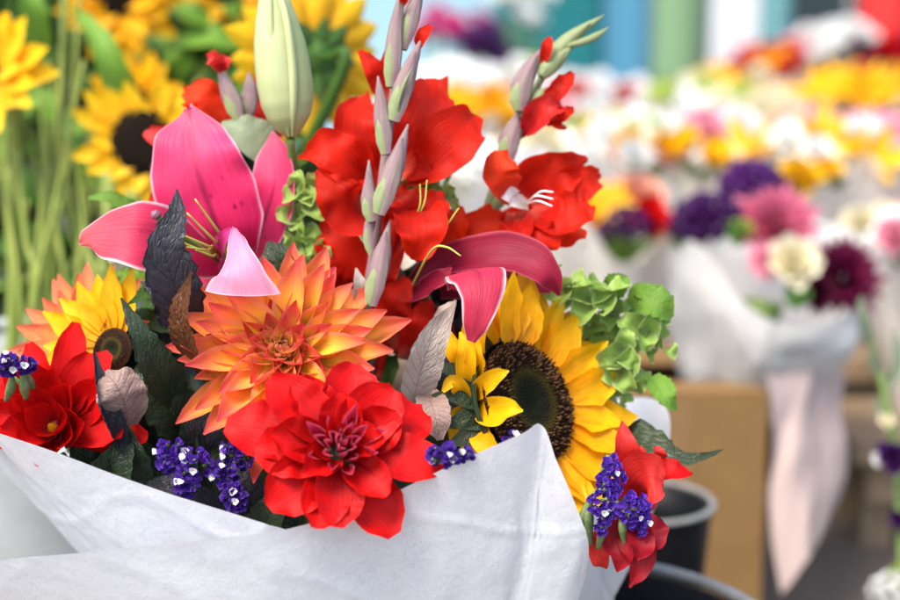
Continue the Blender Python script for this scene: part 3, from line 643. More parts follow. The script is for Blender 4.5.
# ------------------------------------------------------------------ leaves of the near bouquet
L_='leaves in the near bouquet'
def leaf_thing(name,label,pts,hw,mat,n,ser=.22,serk=12,stem=True,**k):
    t=thing(name,label,'leaf',W(*pts[0]),group=L_)
    kw=dict(ser=ser,serk=serk,nu=12,nv=serk*4,cup=.15,crease=.12,ripple=.06); kw.update(k)
    petal(t,'blade',pts,hw,mat,n,**kw)
    if stem:
        a=pts[0]; stalk(t,'leaf_stalk',[a,(lerp(a[0],420,.35),lerp(a[1],700,.4),lerp(a[2],1.15,.6)),(420,800,1.16)],2.2,M['dstem'],seg=6)
    return t
leaf_thing('plum_leaf','blue-black serrated leaf standing in front of the pink lily',[(196,330,1.0),(178,295,.975),(166,250,.963),(176,215,.965),(177,189,.97)],[8,26,28,17,9,1],M['leaf_d'],(.25,.1,1),serk=11,ser=.2)
leaf_thing('plum_leaf','dark plum leaf spreading left under the pink lily beside the blue-black leaf',[(200,330,1.01),(178,312,.99),(158,290,.98),(140,281,.985)],[10,26,22,9,1],M['leaf_d'],(.1,.4,.9),serk=8)
leaf_thing('bronze_leaf','reddish bronze leaf with a toothed edge left of the large orange dahlia',[(205,375,.99),(188,345,.965),(181,312,.955),(192,272,.955)],[10,17,16,11,2],M['leaf_br'],(-.5,.1,.9),serk=12,ser=.16)
leaf_thing('dark_leaf','narrow dark green pointed leaf in front of the small yellow sunflower',[(176,400,1.0),(160,372,.975),(142,338,.962),(121,298,.965)],[13,23,19,10,1],M['leaf_dg'],(.3,.2,.95),serk=11,ser=.18)
leaf_thing('dark_leaf','broad black-green leaf low between the bronze leaf and the purple statice',[(190,440,1.03),(172,412,1.0),(150,385,.99),(140,362,1.0)],[14,30,30,18,2],M['leaf_dg'],(.2,.4,.9),serk=9)
leaf_thing('dry_leaf','curled brown dry leaf right of the red dahlia at the left',[(128,428,.985),(125,405,.965),(116,385,.958),(104,372,.965)],[10,24,26,22,5],M['leaf_dry'],(.3,.1,1),cup=-.45,roll=.25,ripple=.12,serk=7,ser=.06)
leaf_thing('dry_leaf','dark curled leaf edge standing up at the right rim of the left red dahlia',[(122,450,.98),(108,420,.965),(100,395,.96),(93,348,.965)],[8,13,13,8,1],M['leaf_d'],(.8,.1,.6),cup=.7)
leaf_thing('grey_leaf','pale grey leaf with a mauve midrib left of the large sunflower',[(412,405,.985),(420,375,.968),(432,340,.96),(455,304,.965)],[10,20,20,14,2],M['leaf_grey'],(.35,.05,.9),serk=9,ser=.08)
leaf_thing('dry_leaf','short mauve dry leaf below the pale grey leaf left of the sunflower',[(428,392,.985),(432,405,.968),(436,420,.962),(440,440,.965)],[9,16,17,14,3],M['leaf_dry'],(.1,.2,1),serk=6,ser=.08)
leaf_thing('dark_leaf','dark green leaf with a long brown tip poking out above the smaller black bucket',[(612,448,1.06),(640,442,1.045),(670,458,1.03),(700,458,1.025),(724,449,1.025)],[12,24,19,9,4,.6],M['leaf_dg'],(0,.5,.85),serk=9,ser=.22)
leaf_thing('sage_leaf','smooth grey-green rounded leaf behind the top of the pink lily',[(290,160,1.11),(268,150,1.10),(245,133,1.095),(222,122,1.10)],[6,20,24,17,2],M['leaf_sage'],(.1,.5,.9),ser=0)
leaf_thing('dark_leaf','dark olive rounded leaf between the pink lily and the orange dahlia',[(285,300,1.05),(280,280,1.03),(276,260,1.025),(268,242,1.03)],[12,24,25,17,2],M['leaf_dg'],(-.3,.2,.9),ser=0)
leaf_thing('bright_leaf','small yellow-green toothed leaf tip left above the pink lily petal',[(150,225,1.11),(128,208,1.10),(108,198,1.095),(88,198,1.095)],[6,11,10,7,2],M['leaf_b'],(0,.6,.8),serk=9)
leaf_thing('bright_leaf','fresh green toothed leaf under the left petal of the pink lily',[(165,300,1.06),(142,285,1.05),(120,282,1.045),(99,292,1.05)],[7,14,16,12,2],M['leaf_b'],(0,.6,.8),serk=9)
leaf_thing('sage_leaf','pale blue-green leaf directly under the tip of the left lily petal',[(150,290,1.08),(132,272,1.07),(118,258,1.065),(106,252,1.07)],[7,14,14,9,2],M['leaf_sage'],(0,.3,1),ser=0)
leaf_thing('bright_leaf','thin green pointed leaf crossing in front of the small sunflower petals',[(165,275,1.0),(150,288,.985),(138,298,.98),(127,305,.98)],[3,7,6,3,.5],M['leaf'],(.2,.4,.9),ser=0)
leaf_thing('grey_leaf','small grey sheath leaf right of the orange dahlia, against the tall spike stem',[(362,320,1.03),(362,300,1.02),(360,285,1.015),(356,268,1.018)],[7,10,10,6,1],M['leaf_grey'],(.3,0,1),ser=0)
leaf_thing('grey_leaf','small curled silvery leaf under the crimson lily',[(430,330,1.03),(440,318,1.01),(449,308,1.005),(456,300,1.01)],[4,8,8,5,1],M['leaf_grey'],(-.2,.4,.9),ser=0)
# dark filler added to darken the gaps: one counted bunch, each leaf a part
fb=thing('foliage_bunch','dark leafy filler stems added to darken the gaps between the blooms inside the white paper','foliage',W(400,420,1.12),group=L_)
for i in range(76):
    x=R.uniform(70,610); y=R.uniform(300,500); d=R.uniform(1.055,1.19)
    if x<150: y=max(y,330)
    if x>520: y=max(y,360)
    if x>430: d=max(d,1.10)
    L=R.uniform(45,85); a=R.uniform(-1.1,1.1)+(x-340)/420; dx,dy=math.sin(a),-math.cos(a)
    pts=[(x-dx*L*.5,y-dy*L*.5,d+.03),(x-dx*L*.15,y-dy*L*.15,d),(x+dx*L*.2,y+dy*L*.2,d-.012),(x+dx*L*.5,y+dy*L*.5,d)]
    if min(p[1] for p in pts)<262: continue
    w=R.uniform(13,24)
    petal(fb,'leaf',pts,[w*.4,w,w,w*.55,.5],M[R.choice(['leaf_dg','leaf_dg','leaf_dg','leaf_d','leaf'])],(R.uniform(-.6,.6),R.uniform(0,.8),.9),ser=.15,serk=8,nu=8,nv=16,crease=.15,ripple=.1)
for x,y,a,d,w in ((150,470,-.6,1.01,26),(175,440,.2,1.02,26),(205,440,-.2,1.02,24),(215,480,.3,1.0,24),(250,500,-.3,.985,24),(270,520,.4,.975,22),(160,500,.7,.985,22),(200,510,-.7,.985,24),(235,420,.1,1.035,24),(130,445,-.2,1.03,22),(260,470,.2,1.0,22),(180,478,0,1.03,30),(225,500,0,1.02,30),(145,440,.3,1.045,30),(400,470,.2,1.02,26),(440,430,-.2,1.06,28),(470,440,.2,1.08,24),(420,290,.3,1.10,26),(440,310,-.2,1.10,26),(410,320,.1,1.09,24),(455,300,.4,1.105,26),(430,340,.2,1.08,26),(395,300,0,1.10,24),(460,345,.3,1.09,22),(430,480,.4,1.03,24),(105,452,.3,1.01,24),(128,462,-.2,.99,22),(95,440,0,1.03,26),(112,470,.5,.985,22),(90,462,-.4,1.0,24),(450,380,0,1.045,26),(460,420,.2,1.08,24),(110,420,.2,1.05,26),(300,520,.2,.985,24)):
    dx,dy=math.sin(a),-math.cos(a); L=80
    petal(fb,'leaf',[(x-dx*L*.5,y-dy*L*.5,d+.02),(x-dx*L*.15,y-dy*L*.15,d),(x+dx*L*.2,y+dy*L*.2,d-.008),(x+dx*L*.5,y+dy*L*.5,d)],[w*.4,w,w,w*.55,.5],M[R.choice(['leaf_dg','leaf_d','leaf_dg'])],(R.uniform(-.5,.5),R.uniform(0,.7),.9),ser=.15,serk=8,nu=8,nv=16,crease=.15,ripple=.1)
for i in range(8):
    stalk(fb,'stem',[(R.uniform(120,560),R.uniform(400,470),1.13),(R.uniform(300,500),620,1.15),(430+R.uniform(-40,40),850,1.16+R.uniform(-.03,.03))],3,M['dstem'],seg=6)
# --- pale green bell flowers behind
def hydrangea(label,c,cells,leaves,group='green bracts in the near bouquet',name='hydrangea'):
    t=thing(name,label,'flower',W(*c),group=group)
    for x,y,d,s,tw in cells:
        face=Vector((( x-c[0])/70+R.uniform(-.35,.35), -(y-c[1])/80+R.uniform(-.2,.4), .8)).normalized()
        fx,fy=math.sin(tw),math.cos(tw)
        n=(face.x,face.y,face.z)
        for k in range(R.choice((2,3))):
            a=tw+k*2.0+R.uniform(-.4,.4); ax,ay=math.sin(a),math.cos(a); q=s*R.uniform(.85,1.1)
            petal(t,'bract',[(x,y,d),(x+ax*q*.35,y-ay*q*.35,d-.006),(x+ax*q*.75,y-ay*q*.75,d-.010),(x+ax*q*1.05,y-ay*q*1.05,d-.006)],[q*.22,q*.52,q*.55,q*.36,q*.05],M['hyd'],n,cup=.6,ripple=.1,nu=8,nv=12)
    for pts,hw in leaves:
        petal(t,'leaf',pts,hw,M['leaf_b'],(.1,.4,.9),ser=.18,serk=8,nu=10,nv=32,cup=.2,crease=.1)
    st=(c[0],c[1],c[2]+.02)
    stalk(t,'stem',[st,(lerp(c[0],420,.4),lerp(c[1],750,.5),1.15),(430,850,1.16)],3.5,M['stem'],seg=8)
    return t
cells=[(x,y,1.062+R.uniform(-.015,.02),R.uniform(19,26),R.uniform(0,6.28)) for x,y in
 [(572,300),(590,300),(606,292),(612,312),(628,330),(640,345),(622,350),(605,335),(590,325),(636,368),(620,372),(642,330),(628,388),(612,396),(598,380),(650,322),(583,345),(600,355),(655,345),(566,285)]]
hydrangea('pale green hydrangea head with papery bracts right of the large sunflower',(608,345,1.085),cells,
 [([(600,300,1.07),(612,290,1.055),(622,282,1.05),(628,277,1.05)],[5,13,15,10,2]),([(622,308,1.065),(645,302,1.05),(660,306,1.045),(672,318,1.05)],[6,17,20,16,3]),
  ([(630,300,1.07),(640,292,1.06),(648,296,1.055),(656,293,1.06)],[5,10,11,6,1]),([(652,376,1.055),(660,388,1.045),(668,400,1.04),(677,410,1.045)],[8,14,14,9,2]),([(560,300,1.08),(566,288,1.07),(568,280,1.07)],[4,8,2])])
cells=[(x,y,1.07+R.uniform(-.015,.01),R.uniform(15,20),R.uniform(0,6.28)) for x,y in [(300,190),(308,205),(296,215),(306,228),(316,240),(300,245),(312,190),(318,260)]]
hydrangea('small green bell flower spike between the pink lily and the red gladiolus',(308,225,1.11),cells,
 [([(300,165,1.095),(305,156,1.085),(308,148,1.083),(318,139,1.085)],[4,8,7,3]),([(295,235,1.085),(305,232,1.07),(312,245,1.065),(318,262,1.068)],[6,12,11,2]),([(305,190,1.09),(312,182,1.075),(318,192,1.07),(316,205,1.075)],[4,8,8,2])],name='bell_flower')
cells=[(x,y,1.075+R.uniform(-.01,.01),R.uniform(14,19),R.uniform(0,6.28)) for x,y in [(412,190),(424,182),(436,188),(446,198),(430,198)]]
t=hydrangea('yellow-green bell flower sprig just right of the tall red gladiolus',(430,195,1.11),cells,[([(430,200,1.095),(442,196,1.085),(450,200,1.08),(460,207,1.085)],[5,10,9,1]),([(420,195,1.10),(415,180,1.09),(408,172,1.09)],[5,9,1])],name='bell_flower')
stalk(t,'pistil',[(438,205,1.08),(443,190,1.075),(449,175,1.075),(450,170,1.075)],[2.2,2.2,2.4,4],M['stem'],seg=8)
# --- statice
def statice(label,blobs,face,stem_from,nw=7,group='purple statice sprigs in the near bouquet'):
    c=blobs[0]
    t=thing('statice',label,'flower',W(c[0],c[1],c[2]),group=group)
    g=Geo(); gc=Geo(); wh=[]
    f=D(*face)
    for bx,by,d,rx,ry,n in blobs:
        for i in range(n):
            th=R.uniform(0,6.28); q=math.sqrt(R.random())
            x=bx+rx*q*math.cos(th); y=by+ry*q*math.sin(th)
            dd=d-.010*math.sqrt(max(0,1-q*q))*(rx/22)+R.uniform(-.003,.002)
            dirn=(f+D((x-bx)/rx,-(y-by)/ry,.3)*.8).normalized()
            p=W(x,y,dd); r=px(R.uniform(3.6,5.6),dd)
            merged_rays(g,p-dirn*r*.8,dirn,5,r*1.25,r*1.1,40,58,r*.62,r*.55,'round',nu=2,nv=4,r0=.0004,h=.0003,cup=.3,az0=th)
            if i%3==0: gc.add(*tube([p-dirn*r*3.2,p-dirn*r*1.6,p-dirn*r*.5],[r*.35,r*.42,r*.5],5,3))
            wh.append((p,dirn,r,q))
    R.shuffle(wh)
    mk('flower_cluster',g,M['stat'],t); mk('calyx',gc,M['stat_g'],t)
    k=0
    for p,dn,r,q in wh:
        if q>.9 or k>=nw: continue
        gg=Geo(); merged_rays(gg,p+dn*r*.25,dn,5,r*.95,r*.85,25,45,r*.5,r*.45,'round',nu=2,nv=3,r0=.0003,h=.0002,cup=.4)
        mk('white_floret',gg,M['white_p'],t); k+=1
    x,y,d=stem_from
    stalk(t,'stem',[(x,y,d),(lerp(x,420,.35),lerp(y,700,.4),1.1),(430,850,1.16)],2.2,M['stem'],seg=6)
    return t
statice('purple statice sprig with white dots at the left, nearer the left red dahlia',[(170,455,.962,17,18,46),(194,466,.958,17,18,46),(184,486,.958,15,11,26)],(0,.3,1),(182,475,.985),8)
statice('purple statice sprig left of the front red dahlia, touching its petals',[(238,453,.962,18,17,42),(224,473,.957,14,16,34),(234,500,.95,12,16,30)],(0,.3,1),(232,478,.985),7)
statice('small purple statice sprig peeping over the paper right of the front red dahlia',[(450,455,.905,24,12,50)],(0,.6,.85),(452,468,.925),5)
statice('purple statice sprig hanging over the right paper edge below the sunflower',[(612,478,.965,13,22,46),(634,510,.958,17,18,48),(604,508,.96,14,30,54),(642,525,.96,12,11,22)],(.4,.1,1),(590,512,.99),5)
statice('purple statice tuft at the far left edge, touching the top of the left red dahlia',[(12,364,.955,24,11,54)],(0,.6,.9),(14,378,.97),4)
statice('tiny purple and white statice tip behind the paper corner in front of the sunflower',[(512,438,.955,9,7,12)],(0,.3,1),(514,448,.965),2)
# green under the statice at right / left
for o,pts in ((bpy.data.objects['statice.003'],[[(590,545,.975),(588,520,.966),(590,495,.965)],[(598,548,.97),(602,530,.962),(606,515,.962)],[(625,545,.97),(622,525,.962),(626,508,.962)],[(580,540,.98),(584,515,.97),(596,490,.97)],[(600,480,.97),(606,468,.966),(608,455,.966)]]),
              (bpy.data.objects['statice.004'],[[(6,400,.975),(10,388,.965),(12,374,.958)],[(26,398,.975),(24,386,.965),(22,372,.958)],[(34,388,.98),(28,380,.968),(26,370,.96)]])):
    for p in pts: stalk(o,'calyx_spike',p,[2.5,5,2],M['stat_g'],seg=8,ridge=.2,rk=5)
# --- coral red flower hanging over the right edge
hr=thing('dahlia','coral red flower drooping over the right paper edge above the black buckets','flower',W(632,490,1.0),group=B)
for pts,h,n,m in (([(632,490,1.01),(628,465,.995),(625,445,.99),(622,421,.995)],[8,14,15,10,1],(.1,.2,1),'red_small'),
                ([(638,485,1.01),(640,465,.995),(640,455,.99),(640,446,.992)],[8,14,13,7,1],(.3,.2,1),'red_small'),
                ([(628,500,1.0),(640,485,.98),(652,480,.972),(664,482,.975)],[10,24,30,24,4],(.2,.3,.95),'red_small'),
                ([(650,478,1.0),(665,472,.99),(678,472,.988),(692,475,.992)],[8,12,13,8,1],(.2,.6,.8),'red'),
                ([(648,470,1.005),(655,460,.995),(658,452,.99),(656,446,.993)],[7,11,10,6,1],(.4,.2,1),'red_small'),
                ([(624,520,.99),(632,540,.975),(640,562,.968),(630,588,.97)],[10,17,18,12,1],(.2,-.1,1),'crimson_p'),
                ([(634,515,.99),(648,528,.975),(652,540,.97),(648,552,.972)],[9,16,17,12,2],(.4,.1,1),'crimson_p'),
                ([(620,515,.985),(616,535,.972),(622,555,.966),(617,572,.97)],[9,14,15,10,1],(-.1,-.1,1),'crimson_p'),
                ([(616,520,1.0),(604,540,.985),(600,556,.98),(607,569,.985)],[8,12,13,9,1],(-.3,-.1,1),'red_small'),
                ([(630,520,.98),(638,535,.965),(642,548,.96),(637,560,.963)],[8,13,14,10,1],(.2,.1,1),'crimson_p')):
    petal(hr,'petal',pts,h,M[m],n,cup=.4,ripple=.12)
mk('flower_base',Geo().add(*tube(P([(612,505,1.0),(622,500,1.0),(634,500,1.005)]),[px(7,1),px(12,1),px(6,1)],10)),M['stem'],hr)
to_stem(hr,(608,504,1.0),3.0,None,(545,560,1.06))

# ------------------------------------------------------------------ white paper wrap
pw=thing('paper_wrap','white paper wrapped in a cone round the near bouquet, its corner peaking beside the sunflower','wrapping paper',W(430,850,1.16))
def sheet(top, bottom, nu=90, nv=60, amp=1.0, seed=0, bulge=0.0):
    V=[];F=[];U=[]
    rr=random.Random(seed); folds=[(rr.uniform(.3,1),rr.uniform(0,.5),rr.uniform(-1.2,1.2),rr.uniform(.008,.02),rr.choice((-1,1))*rr.uniform(.0012,.0028),rr.uniform(.15,.4)) for _ in range(16)]
    for j in range(nv+1):
        b=j/nv
        for i in range(nu+1):
            a=i/nu
            p0=cat(top,a); p1=cat(bottom,a)
            p=p0.lerp(p1,b)
            out=(p-W(400,p.z and 500,1.08)); out=Vector((out.x,out.y,0)); out=out.normalized() if out.length>1e-5 else Vector((0,-1,0))
            n1=noise.noise(Vector((p.x*7+seed,p.y*7,p.z*5)))*.006+abs(noise.noise(Vector((p.x*16,p.y*16+seed,p.z*11))))*.0045+abs(noise.noise(Vector((p.x*34+5,p.y*34+seed,p.z*20))))*.0012+max(0,.05-abs(noise.noise(Vector((p.x*9+7,p.z*9,seed)))))*.045
            n1+=noise.noise(Vector((a*14+b*3+seed,b*1.5,seed)))*.0022
            for fa,fb,ft,fw,fh,fl in folds:    # pressed folds in the paper
                da,db=(a-fa)*2.2,b-fb; dd=abs(da*math.cos(ft)+db*math.sin(ft)); al=abs(-da*math.sin(ft)+db*math.cos(ft))
                n1+=fh*max(0,1-dd/fw/2)*max(0,1-al/fl)
            p=p+out*(n1*amp*(.35+.65*min(1,b*4))+bulge*math.sin(math.pi*min(1,b*1.0)))
            V.append(p); U.append((a,b))
    for j in range(nv):
        for i in range(nu):
            a=j*(nu+1)+i; F.append((a,a+1,a+nu+2,a+nu+1))
    return V,F,U
T1=P([(668,470,1.13),(664,405,1.16),(600,400,1.26),(420,420,1.31),(200,420,1.30),(30,420,1.22),(-40,418,1.11),(-14,428,.985),(60,453,.930),(150,486,.918),(240,516,.908),(310,540,.918),(380,590,.96),(420,640,1.0)])
Bt=[]
n=len(T1)
cx=W(430,850,1.16)
for i in range(n):
    a=lerp(-.2,4.6,i/(n-1)); Bt.append(cx+Vector((math.cos(a)*.05,math.sin(a)*.05,0)))
# follow each top point's own bearing so that the cone does not twist
Bt=[cx+Vector((p.x-cx.x,p.y-cx.y,0)).normalized()*.055 for p in T1]
mk('outer_sheet',Geo().add(*sheet(T1,Bt,260,110,1.0,3)),M['paper'],pw)
T2=P([(-60,590,1.03),(-10,563,.955),(80,553,.908),(150,546,.894),(220,538,.889),(290,528,.895),(370,503,.910),(455,463,.903),(520,434,.902),(541,425,.908),(556,460,.918),(575,505,.932),(588,543,.95),(585,575,.985),(575,600,1.04)])
Bt2=[cx+Vector((p.x-cx.x,p.y-cx.y,0)).normalized()*.060 for p in T2]
mk('front_flap',Geo().add(*sheet(T2,Bt2,220,110,.8,9)),M['paper'],pw)

# ------------------------------------------------------------------ buckets
def bucket(label,c,r,h,group='black flower buckets',taper=.74,mat='black',lip=.006,name='bucket'):
    """c = world centre of the rim"""
    t=thing(name,label,'bucket',(c.x,c.y,max(0,c.z-h)),group=group)
    rb=r*taper
    z0=max(0.0,c.z-h); zt=c.z
    prof=[(.0001,z0),(rb,z0),(rb+.004,z0+.004)]
    for k in range(1,9): prof.append((lerp(rb,r,k/8),lerp(z0,zt-lip*2,k/8)))
    prof+= [(r,zt-lip),(r-.003,zt-lip)]
    for k in range(0,9): prof.append((lerp(r-.003,rb-.003,k/8),lerp(zt-lip,z0+.01,k/8)))
    prof.append((.0001,z0+.01))
    mk('shell',Geo().add(*lathe([(a,b) for a,b in prof],56,Vector((c.x,c.y,0)))),M[mat],t)
    tor=[]
    for k in range(13):
        a=k/12*math.tau; tor.append((r+.001+math.cos(a)*lip,zt+math.sin(a)*lip*.8))
    mk('rim',Geo().add(*lathe(tor,56,Vector((c.x,c.y,0)))),M['rim'] if mat=='black' else M[mat],t)
    return t
bucket('wide black plastic bucket with a grey rim under the near bouquet',W(552,636,1.16),.178,.415)
bucket('smaller black bucket with a grey rim standing behind, beside the cardboard box',W(640,501,1.62),.077,.34,taper=.62,lip=.0038)
# ------------------------------------------------------------------ background, left: sunflowers in a zinc bucket
def simple_head(parent,c,face,rad_,rd,np_,mat,dmat,el=(8,20),name_p='petals',layers=2):
    g=Geo()
    for k in range(layers):
        merged_rays(g,c,face,np_,rad_*(1-.08*k),rad_*.92*(1-.08*k),el[0]+k*8,el[1]+k*8,rad_*.20,rad_*.20,'dahlia',r0=rd*.8,h=.002,nu=4,nv=8,az0=k*.3)
    mk(name_p,g,mat,parent)
    q4=face.to_track_quat('Z','Y')
    v,f,u=lathe([(.0001,rd*.28),(rd*.5,rd*.30),(rd*.85,rd*.22),(rd*1.02,rd*.05),(rd*.9,-rd*.2),(rd*.4,-rd*.5),(.0001,-rd*.55)],28)
    mk('seed_disc',Geo().add([c+q4@p for p in v],f,[(a,.45+.5*b) for a,b in u]),dmat,parent)
BS='sunflowers standing in the zinc bucket at the left'
FOOT=W(60,620,1.62)
ZB=Vector((FOOT.x-.03,FOOT.y,0))
def bg_sun(label,c,face,r,rd,back=False,leaves=()):
    t=thing('sunflower',label,'flower',W(*c),group=BS); f=D(*face); p=W(*c)
    if not back: simple_head(t,p,f,r,rd,14,M['yellow'] if rd>.03 or c[0]<0 else M['sun'],M['disc_dark'],el=(0,8))
    else:
        simple_head(t,p,f,r,rd*.8,20,M['yellow'],M['leaf'],el=(0,16))
        g=Geo(); merged_rays(g,p-f*.012,f,18,r*.42,r*.34,-6,12,r*.12,r*.10,'sun',r0=rd*.5,nu=4,nv=7); mk('sepals',g,M['leaf'],t)
    foot=Vector((ZB.x+R.uniform(-.07,.07),ZB.y+R.uniform(-.06,.06),.12))
    a=p-f*.02; m=a.lerp(foot,.35)+Vector((R.uniform(-.01,.01),.02,0)); 
    mk('stem',Geo().add(*tube([a,a-f*.03-Vector((0,0,.02)),m,foot],[.004,.006,.008,.008] if back else [.006,.007,.008,.008],9,30)),M['leaf'] if back else M['far_stem'],t)
    for pts,hw in leaves: petal(t,'leaf',pts,hw,M['leaf_b'],(0,.4,.9),nu=8,nv=18,cup=.2,crease=.15,ripple=.15)
    return t
bg_sun('blurred sunflower cut by the left edge, level with the lily bud',(-12,72,1.52),(-.25,.05,.95),.062,.022)
bg_sun('blurred sunflower with a dark centre directly behind the pink lily',(144,143,1.55),(.15,.0,.98),.054,.036)
bg_sun('blurred orange sunflower at the top edge over the tall pale stems',(118,0,1.9),(0,-.3,.9),.070,.028)
bg_sun('blurred orange sunflower at the top edge left of the lily bud',(226,-8,1.95),(.1,-.3,.9),.066,.028)
bg_sun('small blurred sunflower low between the stems and the dark gap',(136,100,1.85),(.1,.1,.95),.052,.022)
bg_sun('bright yellow sunflower seen from behind, right of the lily bud',(314,58,1.42),(-.5,.05,-.72),.074,.033,back=True)
# tall pale stems with leaves, left
ts=thing('cut_stems','sheaf of tall pale green flower stems standing at the left edge','stems',tuple(ZB),group=None)
for i,(x0,y0,x1,w) in enumerate(((66,-30,44,6.5),(80,-20,52,3.5),(50,120,30,4.5),(36,20,60,3),(92,90,80,4),(18,150,40,4.5),(100,180,62,4),(75,150,95,3.5),(8,170,14,4),(60,200,30,4),(110,220,80,3.5),(28,200,10,4),(48,60,88,3),(130,200,96,3.5),(-10,120,24,4),(40,140,70,4),(20,90,60,3),(84,60,30,3.5),(2,60,10,4),(70,190,110,4),(44,210,18,4.5),(96,150,104,4),(56,100,80,3))):
    d=1.62+R.uniform(-.09,.09)
    foot=Vector((ZB.x+R.uniform(-.10,.10),ZB.y+R.uniform(-.07,.07),.12))
    a=W(x0,y0,d); mth=W(x1,330,d)
    mk('stem',Geo().add(*tube([a,a.lerp(mth,.5)+Vector((R.uniform(-.005,.005),0,0)),mth,foot],[px(w,d)*k*.72 for k in (.8,1,1,1)],8,24)),M['far_stem'],ts)
for pts,hw in (([(46,60,1.6),(36,30,1.58),(30,0,1.57),(24,-40,1.58)],[4,13,15,10,2]),([(72,8,1.62),(92,28,1.60),(106,55,1.59),(118,84,1.6),(132,108,1.62)],[2,8,12,15,16,3]),
               ([(60,120,1.66),(40,100,1.66),(20,110,1.67),(0,140,1.68)],[4,12,14,10,2])):
    petal(ts,'leaf',pts,hw,M['leaf_b'],(.2,.3,.9),nu=8,nv=24,cup=.25,crease=.2,ripple=.2,rfreq=1.5)
bucket('pale zinc bucket with flower stems at the left edge behind the near bouquet',Vector((ZB.x,ZB.y,W(40,340,1.62).z)),.155,.5,group='zinc bucket',mat='grey',lip=.008,taper=.8)
# leafy dark greenery behind the sunflowers: leafy bushes as things
def bush(label,c,rx,ry,n,mats,dz=.16,size=34,group='leafy greens behind the sunflowers'):
    t=thing('leafy_plant',label,'plant',W(c[0],c[1]+ry,c[2]),group=group)
    gs={}
    for i in range(n):
        a=R.uniform(0,6.28); q=math.sqrt(R.random()); x=c[0]+rx*q*math.cos(a); y=c[1]+ry*q*math.sin(a); d=c[2]+R.uniform(-dz,dz)
        ang=R.uniform(-1.5,1.5); L=size*R.uniform(.6,1.5); dx,dy=math.sin(ang),-math.cos(ang); w=L*R.uniform(.16,.28)
        pts=P([(x-dx*L*.5,y-dy*L*.5,d+.02),(x,y,d-.02),(x+dx*L*.3,y+dy*L*.3,d-.02),(x+dx*L*.6,y+dy*L*.6+4,d)])
        m=R.choice(mats); g=gs.setdefault(m,Geo())
        g.add(*ribbon(pts,[px(w*k,d) for k in (.3,1,.8,.04)],D(R.uniform(-.6,.6),R.uniform(0,.8),.8),nu=4,nv=7,cup=.2,crease=.15,ripple=.1,seed=i))
    for m,g in gs.items(): mk('foliage',g,M[m],t)
    b=W(c[0],c[1],c[2]); 
    mk('stem',Geo().add(*tube([b,Vector((b.x,b.y,b.z*.5)),Vector((b.x+.02,b.y,.0))],[.008,.011,.014],8)),M['dstem'],t)
bush('dark green leafy plant behind the stems at the upper left corner',(30,40,2.15),120,120,300,['leaf','leaf_dg','leaf'],size=50)
bush('dark green leafy plant behind the dark-centred sunflower',(170,70,2.25),100,100,280,['leaf','leaf_dg','leaf_dg'],size=50)
bush('green leafy plant behind the red gladiolus buds and the lily bud',(240,70,2.1),70,90,130,['leaf','leaf','leaf_b'],size=44)
bush('yellow-green leafy plant low behind the pale stems at the left',(60,240,2.1),150,130,420,['leaf','leaf_dg','leaf','leaf_dg','leaf_b'],size=60)
bush('shaded leafy plant hidden behind the near bouquet',(250,260,2.2),130,120,140,['leaf_dg','leaf'],size=52)
petal(bpy.data.objects['leafy_plant.002'],'leaf',[(160,52,1.95),(185,38,1.93),(215,38,1.92),(250,48,1.95)],[5,16,19,14,3],M['leaf_b'],(0,.6,.8),nu=8,nv=16,cup=.2,ripple=.1)
petal(bpy.data.objects['leafy_plant.002'],'leaf',[(180,110,1.95),(200,98,1.93),(225,100,1.92),(250,108,1.95)],[5,14,15,10,3],M['leaf_b'],(0,.6,.8),nu=8,nv=16,cup=.2,ripple=.1)

# ------------------------------------------------------------------ bouquets behind
KIND={'daisy':(16,.045,.040,5,15,.010,.010,'sun'),'pompon':(70,.050,.010,0,85,.0085,.005,'dahlia'),'tulip':(6,.052,.048,60,72,.018,.017,'round'),
      'rose':(26,.040,.018,15,82,.017,.012,'round'),'lilyf':(6,.075,.070,25,35,.016,.015,'sun'),'gerbera':(30,.050,.045,5,18,.008,.008,'sun')}
def bloom(parent,p,face,kind,scale,mat,label=None,name='bloom'):
    n,a,b,e0,e1,h0,h1,pr=KIND[kind]; g=Geo()
    merged_rays(g,p,face,n,a*scale,b*scale,e0,e1,h0*scale,h1*scale,pr,r0=.008*scale,h=.012*scale,nu=4,nv=6,cup=.5)
    mats=[mat]
    if kind in('daisy','gerbera'):
        v,f,u=lathe([(.0001,.010),(.010,.009),(.014,.003),(.010,-.004),(.0001,-.006)],14); q4=face.to_track_quat('Z','Y')
        g.add([p+q4@(x*scale) for x in v],f,u,1); mats=[mat,M['stat_g'] if kind=='gerbera' else M['disc']]
    return mk(name,g,mats,parent,label=label)
def cluster(parent,p,r,mat,n=60,name='bloom',label=None,flatz=.8):
    g=Geo()
    for i in range(n):
        z=1-2*(i+.5)/n*.75; a=i*GA; s=math.sqrt(max(0,1-z*z)); dn=Vector((s*math.cos(a),s*math.sin(a),z))
        q=p+Vector((dn.x*r,dn.y*r,dn.z*r*flatz))*R.uniform(.8,1.08)
        merged_rays(g,q,dn,5,r*.30,r*.26,20,50,r*.15,r*.13,'round',nu=2,nv=3,r0=.001,h=.001)
    return mk(name,g,mat,parent,label=label)
